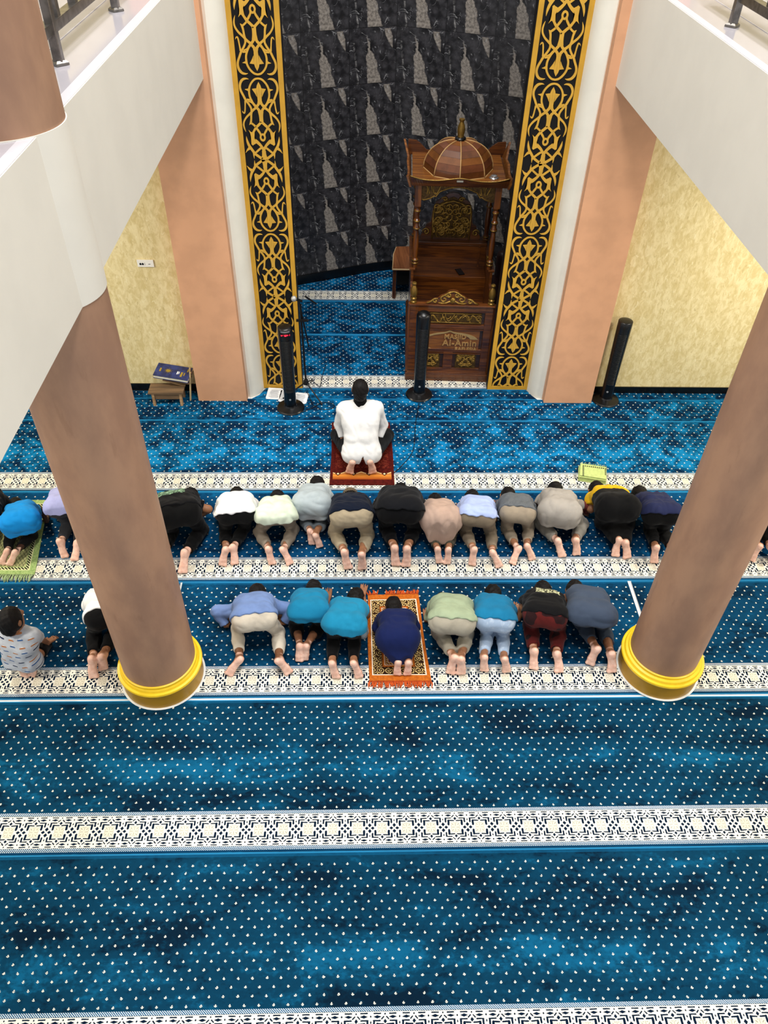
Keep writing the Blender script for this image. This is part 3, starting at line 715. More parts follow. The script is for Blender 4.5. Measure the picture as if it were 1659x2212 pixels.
ph = MB().box((0, 0, 0.0055), (0.075, 0.155, 0.010), bev=0.003).build('phone', BLACKP, loc=PW(0.135, 0.97, 0.931), rotz=math.radians(14))
tag(ph, 'black smartphone lying on the seat of the wooden pulpit', 'phone')
MB().box((0, 0, 0.0110), (0.068, 0.145, 0.0008)).build('screen', plain('phone_glass', '0c0e12', 0.1, var=0), ph)
sv = MB().lathe([(0.05, 0), (0.052, 0.006), (0.046, 0.014), (0.036, 0.017), (0.034, 0.03), (0.020, 0.034), (0.002, 0.035)], n=24).build('metal_fitting', plain('chrome', 'd8d8da', 0.15, 0.9, var=0.02), loc=PW(0.375, 0.60, 2.206), smooth=True)
tag(sv, 'small round chrome fitting on the pulpit roof beside the dome', 'metal fitting')
# bench to the left of the pulpit and leather armchair to its right
bench = empty('side_table', (0.62, 10.05, 0), 'low wooden side table partly hidden left of the pulpit', 'table', math.radians(4))
MB().prism([(-0.22, -0.05), (0.20, -0.08), (0.20, 0.62), (-0.10, 0.62), (-0.16, 0.40)], 0.43, 0.465).build('tabletop', WOODTOP, bench)
MB().tube([(0.20, -0.082, 0.45), (-0.222, -0.052, 0.45), (-0.163, 0.40, 0.45), (-0.103, 0.622, 0.45)], 0.010, 6).build('edge_banding', plain('pale_edging', 'd9b98a', 0.5), bench)
for x, y in ((-0.19, 0.0), (0.17, -0.03), (-0.06, 0.57), (0.17, 0.57)): MB().box((x, y, 0.215), (0.045, 0.045, 0.43)).build('leg', WOODZ, bench)
MB().box((0.0, 0.28, 0.30), (0.30, 0.5, 0.24)).build('drawer_box', plain('black_stain', '0d0906', 0.6, var=0), bench)
ac = empty('armchair', (1.99, 9.25, 0), 'brown leather armchair half hidden behind the right gold panel', 'chair', math.radians(-8))
MB().box((0, 0, 0.30), (0.52, 0.56, 0.22), bev=0.06).build('seat', LEATHER, ac, smooth='all')
for s in (-1, 1): MB().box((s*0.30, 0.0, 0.36), (0.14, 0.66, 0.46), bev=0.06).build('arm', LEATHER, ac, smooth='all')
MB().box((0, 0.30, 0.55), (0.60, 0.20, 0.70), Matrix.Rotation(-0.2, 3, 'X'), bev=0.08).build('backrest', LEATHER, ac, smooth='all')
for x in (-0.28, 0.28):
    for y in (-0.24, 0.28): MB().box((x, y, 0.07), (0.05, 0.05, 0.14)).build('leg', WOODZ, ac)
# ------------------------------------------------------------------ tower fans
FANBLK = plain('black_plastic', '0a0a0c', 0.3, spec=0.5, var=0.1)
FANGR = plain('fan_grille', '050506', 0.5, var=0.0)
def fan(x, y, label, rot, H=1.08, tilt=0.0, display=False, dome=False):
    root = empty('tower_fan', (x, y, 0.0), label, 'fan', rot, 'black tower fans')
    MB().lathe([(0.158, 0.0), (0.160, 0.010), (0.150, 0.022), (0.10, 0.032), (0.075, 0.040), (0.068, 0.055)], n=40).build('base', FANBLK, root, smooth=True)
    r0, r1 = 0.068, 0.080
    prof = [(r0, 0.045), (r0, 0.20), (r0+0.004, 0.5), (r1, H-0.10), (r1, H-0.03)]
    prof += [(r1*math.cos(a)*1.0, H-0.03+(0.05 if dome else 0.018)*math.sin(a)) for a in [0.3, 0.6, 0.9, 1.2, 1.5]]
    MB().lathe(prof, n=36).build('body', FANBLK, root, smooth=True)
    gr = MB(); k = 0
    for i in range(44):
        z = 0.26+i*0.0155
        if z > H-0.16: break
        rr = r0+0.004+(r1-r0)*(z/H)
        a = [math.radians(-90-38+76*j/8) for j in range(9)]
        gr.tube([(rr*math.cos(q), rr*math.sin(q), z) for q in a], 0.0028, 4)
    gr.build('grille', FANGR, root)
    MB().lathe([(0.001, 0), (0.012, 0.001), (0.012, 0.004), (0.001, 0.005)], (0, -r0-0.0005, 0.16), 16, axis=(0, -1, 0)).build('badge', plain('grey_badge', '8e9296', 0.4, var=0) if 'grey_badge' not in bpy.data.materials else bpy.data.materials['grey_badge'], root)
    if display:
        a = [math.radians(-90-36+72*j/10) for j in range(11)]
        for zz, hh, nm, mt in ((H-0.085, 0.022, 'display', REDLED), (H-0.045, 0.016, 'control_strip', plain('silver_strip', 'a8acb0', 0.3, 0.7))):
            mb = MB(); n = len(a); rr = r1+0.0015
            mb.add([(rr*math.cos(q), rr*math.sin(q), zz-hh/2) for q in a]+[(rr*math.cos(q), rr*math.sin(q), zz+hh/2) for q in a], [(i, i+1, n+i+1, n+i) for i in range(n-1)])
            mb.build(nm, mt, root)
    return root
def _led():
    g = G('red_led_display', 0.4); x, y, z = g.xyz(); g.color(lin('2a0205'))
    n = g.noise(g.vec(x*60, y*10, z*40), 1.0, 1).step(0.5, 0.62)
    g.b.inputs['Emission Color'].default_value = (1, 0.02, 0.05, 1); g.put(g.b.inputs['Emission Strength'], n*2.0); return g.m
REDLED = _led()
fan(-0.835, 7.395, 'black tower fan with red lit display before the left gold panel', math.radians(6), display=True)
fan(0.668, 7.675, 'black domed tower fan standing before the wooden pulpit', math.radians(-4), dome=True)
fan(2.885, 7.590, 'black tower fan against the beige wall beside the right pilaster', math.radians(-20))
# ------------------------------------------------------------------ microphone stand, papers, cables
ms = empty('microphone_stand', (-0.665, 7.66, 0), 'black tripod microphone stand with boom before the left gold panel', 'microphone stand')
MB().tube([(0, 0, 0.20), (-0.012, 0, 0.9), (-0.012, 0, 1.18)], 0.011, 10).build('pole', CORD, ms)
MB().lathe([(0.03, 0), (0.032, 0.03), (0.022, 0.06), (0.016, 0.07)], (0, 0, 0.15), 14).build('hub', CORD, ms)
for a in (80, -48, 200): MB().tube([(0, 0, 0.18), (0.29*math.cos(math.radians(a)), 0.29*math.sin(math.radians(a)), 0.012)], 0.009, 8).build('leg', CORD, ms)
MB().box((0.0, -0.03, 1.0), (0.13, 0.03, 0.02)).build('clamp', CORD, ms)
MB().tube([(0.05, 0.05, 0.62), (-0.02, -0.05, 1.24)], 0.008, 8).build('boom', CORD, ms)
MB().tube([(0.15, 0.12, 1.12), (0.045, 0.0, 1.27)], 0.010, 8).build('boom_weight', CORD, ms)
mc = empty('microphone', (-0.735, 7.60, 1.25), 'black handheld microphone with silver ball head clipped on the stand', 'microphone')
MB().tube([(0.075, 0.05, -0.03), (0.015, 0.005, 0.02)], [0.012, 0.019], 12).build('handle', CORD, mc)
MB().lathe([(0.004, -0.03), (0.022, -0.022), (0.031, -0.006), (0.031, 0.006), (0.022, 0.022), (0.004, 0.03)], (-0.002, -0.006, 0.028), 18, axis=(-0.6, -0.3, 0.5)).build('head', plain('silver_mesh', 'b9b7b2', 0.45, 0.5, var=0.1, s=80), mc, smooth=True)
def sheet_stack(x, y, w_, d_, n, rot, label, seed):
    R = random.Random(seed); o = MB()
    for i in range(n):
        dx, dy, a = R.uniform(-0.012, 0.012), R.uniform(-0.012, 0.012), R.uniform(-0.06, 0.06)
        o.box((dx, dy, 0.0012+i*0.0026), (w_, d_, 0.0022), Matrix.Rotation(a, 3, 'Z'))
    ob = o.build('papers', PAPER, loc=(x, y, 0.0), rotz=rot); tag(ob, label, 'papers')
    ln = MB()
    for i in range(13): ln.box((R.uniform(-0.01, 0.01), -d_*0.38+i*d_*0.058, 0.0012+n*0.0026), (w_*R.uniform(0.55, 0.78), d_*0.018, 0.0006))
    ln.build('printed_lines', INK, ob); return ob
sheet_stack(-1.045, 7.665, 0.155, 0.215, 4, math.radians(-4), 'loose white printed sheets left of the fan with the red display', 1)
sheet_stack(-0.928, 7.63, 0.12, 0.23, 3, math.radians(3), 'white sheets overlapping behind the fan with the red display', 2)
sheet_stack(-0.735, 7.57, 0.15, 0.20, 7, math.radians(-9), 'thick wad of white papers by the foot of the microphone stand', 4)
def cable(pts, label, r=0.004):
    o = MB().tube(smooth_path(pts, 8), r, 6).build('cable', CORD); return tag(o, label, 'cable')
cable([(-0.66, 7.66, 0.05), (-0.56, 7.42, 0.005), (-0.40, 7.36, 0.005), (-0.33, 7.44, 0.005), (-0.46, 7.50, 0.005), (-0.62, 7.36, 0.005), (-0.75, 7.29, 0.005), (-0.98, 7.27, 0.005)], 'black cable curling on the carpet from the left fan toward the person in white')
cable([(-0.62, 7.75, 0.18), (-0.52, 7.80, 0.02), (-0.50, 8.02, 0.005), (-0.46, 8.3, 0.005)], 'black cable running from the microphone stand into the niche')
cable([(0.66, 7.50, 0.006), (0.60, 7.1, 0.005), (0.55, 6.62, 0.005), (0.42, 6.36, 0.005), (0.33, 6.24, 0.005)], 'black cable crossing the blue carpet right of the red rug')
# ------------------------------------------------------------------ socket, stool, book
so = empty('wall_socket', (-2.277, 7.748, 1.588), 'white double wall socket plate on the beige left wall', 'socket')
MB().box((0, -0.006, 0), (0.172, 0.012, 0.078), bev=0.003).build('plate', plain('white_plastic', 'f2efe6', 0.4, var=0.01), so)
sk = MB()
for x in (-0.052, -0.028): sk.lathe([(0.001, 0), (0.0105, 0.0005), (0.0105, 0.002), (0.001, 0.0022)], (x, -0.0118, -0.004), 12, axis=(0, -1, 0)); sk.box((x, -0.013, -0.010), (0.020, 0.002, 0.012))
for z in (0.004, -0.012): sk.box((-0.006, -0.013, z), (0.005, 0.002, 0.006))
sk.box((0.04, -0.013, -0.006), (0.022, 0.002, 0.004)); sk.build('pins', BLACKP, so)
stl = empty('stool', (-2.235, 7.52, 0), 'small rough wooden stool under the left beige wall carrying a book stand', 'stool', math.radians(1))
for y in (-0.055, 0.05): MB().box((-0.02, y, 0.17), (0.40, 0.095, 0.022), bev=0.003).build('seat_board', RAWGREY, stl)
MB().box((-0.02, -0.075, 0.115), (0.34, 0.016, 0.07)).build('apron', RAWGREY, stl)
MB().box((-0.02, 0.075, 0.115), (0.34, 0.016, 0.07)).build('apron', RAWGREY, stl)
for x in (-0.17, 0.14):
    for s in (-1, 1): MB().box((x, s*0.075, 0.08), (0.028, 0.04, 0.165), Matrix.Rotation(s*0.12, 3, 'X')).build('leg', RAWWOOD, stl)
bs = empty('book_stand', (-2.075, 7.60, 0), 'folding wooden book stand of pale slats on the small stool', 'book stand')
MB().box((0.085, -0.05, 0.18), (0.016, 0.03, 0.37), Matrix.Rotation(0.12, 3, 'Y')@Matrix.Rotation(-0.06, 3, 'X')).build('slat', plain('pale_slat', 'c7b083', 0.7), bs)
MB().box((0.07, 0.04, 0.19), (0.016, 0.03, 0.36), Matrix.Rotation(0.12, 3, 'Y')).build('slat', bpy.data.materials['pale_slat'], bs)
MB().box((-0.06, 0.0, 0.255), (0.30, 0.16, 0.012), Matrix.Rotation(0.16, 3, 'Y')).build('rest_board', RAWGREY, bs)
MB().box((-0.10, -0.03, 0.215), (0.26, 0.02, 0.014), Matrix.Rotation(0.30, 3, 'Y')).build('cross_brace', RAWWOOD, bs)
Rb_ = Matrix.Rotation(math.radians(-7), 3, 'Z')@Matrix.Rotation(0.10, 3, 'Y')@Matrix.Rotation(0.10, 3, 'X')
bk = empty('book', (-2.175, 7.615, 0.318), 'thick dark blue book with gold ornament lying on the book stand', 'book')
def bkm():
    g = G('blue_book_cover', 0.35, spec=0.5); x, y, z = g.xyz()
    n = g.noise(s=14, d=4); c = g.mix(lin('14204f'), lin('2a3a78'), n.step(0.35, 0.7)); return g.color(c).m
MB().box((0, 0, 0.002), (0.39, 0.215, 0.032), Rb_).build('page_block', plain('page_edges', 'ece6cf', 0.8), bk)
cv = MB(); cv.box(Rb_@Vector((0, 0.0, 0.021)), (0.40, 0.224, 0.005), Rb_); cv.box(Rb_@Vector((0, 0, -0.017)), (0.40, 0.224, 0.005), Rb_)
cov = cv.build('cover', bkm(), bk)
gd = plain('gold_foil', 'b39a3a', 0.35, 0.4)
pt = MB()
for k in range(20):
    a = 2*math.pi*k/20; L = 0.058 if k % 2 else 0.042
    q = [(-0.055+0.018*math.cos(a-0.12), 0.018*math.sin(a-0.12)), (-0.055+L*math.cos(a)*1.05, L*math.sin(a)), (-0.055+0.018*math.cos(a+0.12), 0.018*math.sin(a+0.12))]
    pt.add([Rb_@Vector((x, y, 0.0246)) for x, y in q], [(0, 1, 2)])
pt.add([Rb_@Vector((-0.055+0.024*math.cos(a)*1.1, 0.018*math.sin(a), 0.0250)) for a in [2*math.pi*i/20 for i in range(20)]], [tuple(range(20))])
for x, y, w_, h_ in ((-0.145, 0.0, 0.02, 0.06), (0.105, -0.03, 0.022, 0.08), (0.135, -0.02, 0.012, 0.05), (0.16, 0.05, 0.014, 0.05)):
    pt.add([Rb_@Vector((x+sx*w_/2, y+sy*h_/2, 0.0247)) for sx, sy in ((-1, -1), (1, -1), (1, 1), (-1, 1))], [(0, 1, 2, 3)])
pt.build('gold_ornament', gd, cov)
wl = MB()
for x, y, w_, h_ in ((0.055, -0.012, 0.014, 0.050), (0.072, -0.008, 0.008, 0.04)):
    wl.add([Rb_@Vector((x+sx*w_/2, y+sy*h_/2, 0.0249)) for sx, sy in ((-1, -1), (1, -1), (1, 1), (-1, 1))], [(0, 1, 2, 3)])
wl.build('white_title', PAPER, cov)
# ------------------------------------------------------------------ prayer rugs
def rug(name, corners, matr, label, cat='rug', thick=0.006, nx=14, ny=22, wave=0.0, seed=0):
    # corners: far-left, far-right, near-right, near-left on the carpet; uv 0..1, v = 0 at the near edge
    fl_, fr_, nr, nl = [np.array(c[:2]) for c in corners]; c0 = (fl_+fr_+nr+nl)/4
    R = random.Random(seed); vs, fs = [], []
    for j in range(ny+1):
        for i in range(nx+1):
            u, v = i/nx, j/ny
            p = (nl*(1-u)+nr*u)*(1-v)+(fl_*(1-u)+fr_*u)*v
            e = 0.004*math.sin(6*v+seed)*(1 if i in (0, nx) else 0)
            z = thick+wave*max(0, math.sin(9*u+4*v+seed))*max(0, math.sin(7*v+seed))
            vs.append((p[0]-c0[0]+e, p[1]-c0[1], z))
    n = (nx+1)*(ny+1); vs += [(x, y, 0.0005) for x, y, z in vs]
    for j in range(ny):
        for i in range(nx):
            a = j*(nx+1)+i; fs.append((a, a+1, a+nx+2, a+nx+1)); fs.append((n+a, n+a+nx+1, n+a+nx+2, n+a+1))
    ring = [i for i in range(nx+1)]+[j*(nx+1)+nx for j in range(1, ny+1)]+[ny*(nx+1)+i for i in range(nx-1, -1, -1)]+[j*(nx+1) for j in range(ny-1, 0, -1)]
    for k in range(len(ring)):
        a, b = ring[k], ring[(k+1) % len(ring)]; fs.append((a, n+a, n+b, b))
    me = bpy.data.meshes.new(name); me.from_pydata(vs, [], fs); me.update()
    uvl = me.uv_layers.new(name='UVMap')
    for p in me.polygons:
        for li in p.loop_indices:
            k = me.loops[li].vertex_index % n; uvl.data[li].uv = ((k % (nx+1))/nx, (k//(nx+1))/ny)
    me.materials.append(matr); o = bpy.data.objects.new(name, me); COL.objects.link(o); o.location = (c0[0], c0[1], 0.0)
    return tag(o, label, cat)
def fringe(o, a, b, out, L, mat, n=46, seed=1, skip=()):
    R = random.Random(seed); mb = MB(); a, b = np.array(a[:2]), np.array(b[:2]); c = np.array(o.location[:2])
    for i in range(n):
        t = (i+0.5)/n
        if any(s0 < t < s1 for s0, s1 in skip): continue
        p = a*(1-t)+b*t-c; q = p+np.array(out)*L*R.uniform(0.75, 1.1)+np.array([R.uniform(-0.02, 0.02), 0])
        m = (p+q)/2+np.array([R.uniform(-0.01, 0.01), 0]); z = R.uniform(0.004, 0.012)
        mb.tube([(p[0], p[1], 0.005), (m[0], m[1], z+0.004), (q[0], q[1], 0.003)], [0.007, 0.0065, 0.003], 5)
    return mb.build('fringe', mat, o, smooth='all')
def orange_mat():
    g = G('orange_prayer_rug', 0.9, spec=0.1); u, v, _ = g.xyz(g.uv())
    X, Y = u*0.50, v*0.99
    d = (X.mn(0.50-X)).mn((Y.mn(0.99-Y))-0.035)
    org, brn, wht, gld = lin('b9611d'), lin('2c170c'), lin('efe6d2'), lin('d9b877')
    n = g.noise(g.vec(X, Y, 0.0), 40, 3)
    c = g.mix(lin('a9561a'), lin('c46a22'), n.step(0.35, 0.65))
    # scroll band: spirals in square cells
    cs = 0.062
    fx, fy = ((X-0.008)/cs).fr()-0.5, ((Y-0.02)/cs).fr()-0.5
    sg = ((((X-0.008)/cs).fl()*0.5).fr()-0.25)*4.0
    rr = (fx.sq()+fy.sq()).sqrt(); an = fy.at2(fx*sg)
    wob = (g.noise(g.vec(X, Y, 0.0), 75, 2)-0.5)*1.6
    sp = ((an+rr*21.0+wob).sin()).gt(0.35)*rr.lt(0.50)
    lf = g.voro(g.vec(X, Y, 0.0), 62.0).lt(0.33)*rr.gt(0.36)
    band = g.mix(brn, gld, sp.mx(lf))
    c = g.mix(c, band, d.gt(0.036)*d.lt(0.112))
    c = g.mix(c, wht, d.gt(0.027)*d.lt(0.035)); c = g.mix(c, lin('7a3a12'), d.gt(0.112)*d.lt(0.118))
    c = g.mix(c, wht, d.gt(0.132)*d.lt(0.137)); tk = ((X+Y)/0.022).fr().lt(0.5)
    c = g.mix(c, g.mix(lin('6b2c12'), gld, tk*((d-0.149).ab()).lt(0.006)), d.gt(0.140)*d.lt(0.160))
    c = g.mix(c, wht, d.gt(0.160)*d.lt(0.164)); c = g.mix(c, lin('5a250f'), d.gt(0.168))
    g.color(c); g.bump(n, 0.3, 0.004); return g.m
ORUG = orange_mat()
oc = [(0.045, 4.555), (0.500, 4.565), (0.560, 3.640), (0.055, 3.640)]
orug = rug('prayer_rug', oc, ORUG, 'orange prayer rug with brown scroll border under the person in navy', seed=2, wave=0.003)
FRO = plain('orange_fringe', 'c4521c', 0.9, var=0.1)
fringe(orug, oc[3], oc[2], (0, -1), 0.062, FRO, 52, 3); fringe(orug, oc[0], oc[1], (0, 1), 0.055, FRO, 46, 4, skip=((0.20, 0.34),))
def red_mat():
    g = G('dark_red_prayer_rug', 0.9, spec=0.1); u, v, _ = g.xyz(g.uv()); X, Y = u*0.66, v*1.07
    n = g.noise(g.vec(X, Y, 0.0), 34, 4); vn = g.noise(g.vec((X-0.33).ab(), Y, 0.0), 17, 4, 0.6, 1.5)
    c = g.mix(lin('3d0d0a'), lin('571611'), n.step(0.3, 0.7))
    c = g.mix(c, lin('8a3a28'), (vn-0.5).ab().step(0.05, 0.015)*0.65*Y.gt(0.27)*Y.lt(0.9)*X.gt(0.05)*X.lt(0.61))
    ins = X.gt(0.028)*X.lt(0.632)
    ob = g.mix(lin('8d3a14'), lin('d98b36'), ((Y-0.085)/0.075).clamp())
    c = g.mix(c, ob, ins*Y.gt(0.085)*Y.lt(0.165+0.0)); 
    zz = ((X/0.16).fr()-0.5).ab()*0.08; ed = (Y-(0.165+zz))
    c = g.mix(c, lin('b4713a'), ins*Y.gt(0.16)*ed.lt(0.0)); c = g.mix(c, lin('e0c188'), ins*(ed.ab()).lt(0.006)*Y.gt(0.16))
    dm = (((X/0.16).fr()-0.5).ab()*0.16+(Y-0.175).ab()); c = g.mix(c, lin('4a1a10'), ins*dm.lt(0.032)); c = g.mix(c, lin('e9dcae'), ins*dm.lt(0.014))
    ot = g.mix(lin('d98b36'), lin('a8561f'), ((Y-0.93)/0.06).clamp()); c = g.mix(c, ot, ins*Y.gt(0.925)*Y.lt(0.995)); c = g.mix(c, lin('e0c188'), ins*Y.gt(0.915)*Y.lt(0.925))
    g.color(c); g.bump(n, 0.3, 0.004); return g.m
rc = [(-0.345, 7.115), (0.310, 7.12), (0.335, 6.045), (-0.340, 6.045)]
rug('prayer_rug', rc, red_mat(), 'dark red prayer rug with orange bands under the person in the white jacket', seed=5)
def green_mat(name='green_woven_mat'):
    g = G(name, 0.9, spec=0.1); u, v, _ = g.xyz(g.uv()); X, Y = u*0.56, v*1.0
    d = X.mn(0.56-X).mn(Y.mn(1.0-Y)); n = g.noise(g.vec(X, Y, 0.0), 50, 3)
    c = g.mix(lin('86a060'), lin('a3ba78'), n.step(0.35, 0.65))
    c = g.mix(c, lin('d8d9a8'), d.gt(0.052)*d.lt(0.060))
    tk = ((X+Y*1.0)/0.030).fr().lt(0.55)
    c = g.mix(c, g.mix(lin('c9cb98'), lin('16180f'), tk), d.gt(0.060)*d.lt(0.088))
    l1 = ((X+Y*0.6)/0.034).fr().lt(0.14); l2 = ((X-Y*0.6)/0.034).fr().lt(0.14)
    c = g.mix(c, g.mix(lin('c6c78e'), lin('55583a'), l1.mx(l2)), d.gt(0.095)); g.color(c); return g.m
GMAT = green_mat()
gc = [(-3.655, 5.80), (-3.135, 5.80), (-2.985, 4.80), (-3.545, 4.80)]
gm = rug('prayer_mat', gc, GMAT, 'green woven prayer mat under the child in bright blue', seed=7)
FRG = plain('green_fringe', '9fb584', 0.9)
fringe(gm, gc[3], gc[2], (0.0, -1), 0.09, FRG, 34, 5)
# folded green mat in front of the row
fo = empty('folded_mat', (2.43, 6.20, 0.0), 'folded yellow-green woven mat lying ahead of the front row', 'mat', math.radians(-12))
fm = plain('yellow_green_weave', 'bccb7f', 0.9, var=0.08, s=30)
for k in range(5):
    MB().box((random.uniform(-0.006, 0.006), random.uniform(-0.006, 0.006), 0.008+k*0.014), (0.29-k*0.004, 0.21-k*0.003, 0.012), Matrix.Rotation(random.uniform(-0.03, 0.03), 3, 'Z'), bev=0.004).build('fold', fm, fo, smooth='all')
bd = MB()
for i in range(12): bd.box((-0.105+i*0.021, 0.070, 0.0718), (0.012, 0.016, 0.002))
for i in range(8): bd.box((-0.105, 0.050-i*0.020, 0.0718), (0.016, 0.012, 0.002))
for i in range(5): bd.box((0.125, 0.050-i*0.020, 0.0718), (0.012, 0.012, 0.002))
bd.build('border_dots', plain('dark_olive', '4b4f38', 0.9), fo)
fr_ = MB(); R_ = random.Random(4)
for i in range(30): x = -0.13+i*0.009; fr_.tube([(x, 0.098, 0.055), (x+R_.uniform(-0.01, 0.01), 0.125, 0.075*R_.uniform(0.7, 1)), (x+R_.uniform(-0.015, 0.015), 0.15, 0.05*R_.uniform(0.5, 1.3))], [0.003, 0.003, 0.001], 4)
fr_.build('fringe', FRG, fo)
# ------------------------------------------------------------------ signed-distance bodies -> one smooth mesh each
def nz(v): v = np.asarray(v, float); return v/max(np.linalg.norm(v), 1e-9)
def perp(v, a): return nz(v-a*np.dot(v, a))
class Shape:
    def __init__(self): self.p = []
    def rc(self, a, b, ra, rb, k=0.02): self.p.append(('s', np.asarray(a, float), np.asarray(b, float), None, 0, 0, ra, rb, k)); return self
    def sc(self, a, b, lat, wa, wb, ra, rb, k=0.03): self.p.append(('s', np.asarray(a, float), np.asarray(b, float), np.asarray(lat, float), wa, wb, ra, rb, k)); return self
    def ball(self, c, r, k=0.02): return self.rc(c, np.asarray(c, float)+np.array([0, 0, 1e-4]), r, r, k)
    def el(self, c, ax, rad, k=0.02): self.p.append(('e', np.asarray(c, float), [np.asarray(a, float) for a in ax], rad, k)); return self
    def mesh(self, h, post=None, wr=None, floor=0.003):
        lo, hi = np.full(3, 1e9), np.full(3, -1e9); bb = []
        for q in self.p:
            if q[0] == 's':
                m = max(q[6], q[7])+max(q[4], q[5]); l, u = np.minimum(q[1], q[2])-m, np.maximum(q[1], q[2])+m
            else:
                m = max(q[3]); l, u = q[1]-m, q[1]+m
            bb.append((l, u)); lo = np.minimum(lo, l); hi = np.maximum(hi, u)
        lo = lo-0.05; hi = hi+0.05; lo[2] = max(lo[2], -0.03)
        n = np.ceil((hi-lo)/h).astype(int)+1
        F = np.full(n, 0.3, np.float32)
        ax = [lo[i]+h*np.arange(n[i]) for i in range(3)]
        for q, (l, u) in zip(self.p, bb):
            k = q[8] if q[0] == 's' else q[4]
            i0 = np.clip(np.floor((l-k-0.03-lo)/h).astype(int), 0, n-1); i1 = np.clip(np.ceil((u+k+0.03-lo)/h).astype(int)+1, 1, n)
            if (i1 <= i0).any(): continue
            sl = tuple(slice(a, b) for a, b in zip(i0, i1))
            x = ax[0][sl[0]][:, None, None]; y = ax[1][sl[1]][None, :, None]; z = ax[2][sl[2]][None, None, :]
            dx, dy, dz = x-q[1][0], y-q[1][1], z-q[1][2]
            if q[0] == 's':
                ba = q[2]-q[1]; L = max(np.linalg.norm(ba), 1e-6); a = ba/L
                t = dx*a[0]+dy*a[1]+dz*a[2]; tc = np.clip(t, 0, L); s = tc/L
                r = q[6]+(q[7]-q[6])*s
                if q[3] is None:
                    d = np.sqrt(np.maximum(dx*dx+dy*dy+dz*dz-t*t, 0)+(t-tc)**2)-r
                else:
                    l_ = perp(q[3], a); nn = np.cross(a, l_)
                    pl = np.maximum(np.abs(dx*l_[0]+dy*l_[1]+dz*l_[2])-(q[4]+(q[5]-q[4])*s), 0)
                    pn = dx*nn[0]+dy*nn[1]+dz*nn[2]
                    d = np.sqrt(pl*pl+pn*pn+(t-tc)**2)-r
            else:
                k0 = 0; k1 = 0
                for e, rr in zip(q[2], q[3]):
                    c = dx*e[0]+dy*e[1]+dz*e[2]; k0 = k0+(c/rr)**2; k1 = k1+(c/rr**2)**2
                k0 = np.sqrt(k0); k1 = np.sqrt(k1); d = k0*(k0-1)/np.maximum(k1, 1e-6)
            A = F[sl]; m = np.maximum(k-np.abs(A-d), 0)
            F[sl] = np.minimum(A, d)-m*m/(4*k)
        X = ax[0][:, None, None]; Y = ax[1][None, :, None]; Z = ax[2][None, None, :]
        if wr:
            amp, fr, seed = wr; R = np.random.RandomState(seed); W = 0
            for i in range(5):
                kv = R.normal(size=3)*fr; k2 = R.normal(size=3)*fr*0.6; ph = R.uniform(0, 6.28, 2)
                W = W+np.sin(X*kv[0]+Y*kv[1]+Z*kv[2]+ph[0]+1.6*np.sin(X*k2[0]+Y*k2[1]+Z*k2[2]+ph[1]))
            W = W/5; F = F+(amp*2.2*(0.25-np.abs(W))).astype(np.float32)*np.clip(1-np.abs(F)/0.05, 0, 1)
        if post: F = post(F, X, Y, Z)
        if floor is not None: F = np.maximum(F, (floor-Z))
        F[0], F[-1] = 0.3, 0.3; F[:, 0], F[:, -1] = 0.3, 0.3; F[:, :, 0], F[:, :, -1] = 0.3, 0.3
        return nets(F.astype(np.float32), lo, h)
_CO = np.array([(i, j, k) for i in (0, 1) for j in (0, 1) for k in (0, 1)])
_ED = [(a, b) for a in range(8) for b in range(a+1, 8) if np.abs(_CO[a]-_CO[b]).sum() == 1]
def nets(F, lo, h):
    I = F < 0; n = np.array(F.shape)
    cnt = np.zeros(n-1, np.int8)
    for c in _CO: cnt += I[c[0]:n[0]-1+c[0], c[1]:n[1]-1+c[1], c[2]:n[2]-1+c[2]]
    act = (cnt > 0) & (cnt < 8); ids = np.argwhere(act)
    if not len(ids): return np.zeros((0, 3)), np.zeros((0, 4), int)
    V = np.stack([F[ids[:, 0]+c[0], ids[:, 1]+c[1], ids[:, 2]+c[2]] for c in _CO], 1)
    S_ = np.zeros((len(ids), 3)); N_ = np.zeros(len(ids))
    for a, b in _ED:
        va, vb = V[:, a], V[:, b]; m = (va < 0) != (vb < 0)
        t = np.where(m, va/np.where(m, va-vb, 1), 0)
        S_ += m[:, None]*(_CO[a]+(_CO[b]-_CO[a])*t[:, None]); N_ += m
    P = lo+h*(ids+S_/N_[:, None])
    idx = np.full(n-1, -1, np.int64); idx[act] = np.arange(len(ids))
    Q = []
    for axx in range(3):
        o1, o2 = [(1, 2), (2, 0), (0, 1)][axx]
        sl0 = [slice(1, -1)]*3; sl1 = [slice(1, -1)]*3; sl0[axx] = slice(0, n[axx]-1); sl1[axx] = slice(1, n[axx])
        A, B = I[tuple(sl0)], I[tuple(sl1)]
        e = np.argwhere(A != B)
        base = e.copy()
        for o in range(3):
            if o != axx: base[:, o] += 1
        fl_ = A[e[:, 0], e[:, 1], e[:, 2]]
        def g(d1, d2):
            c = base.copy(); c[:, o1] -= d1; c[:, o2] -= d2; return idx[c[:, 0], c[:, 1], c[:, 2]]
        q = np.stack([g(1, 1), g(0, 1), g(0, 0), g(1, 0)], 1); q[~fl_] = q[~fl_][:, ::-1]; Q.append(q)
    Q = np.concatenate(Q); Q = Q[(Q >= 0).all(1)]
    return P, Q
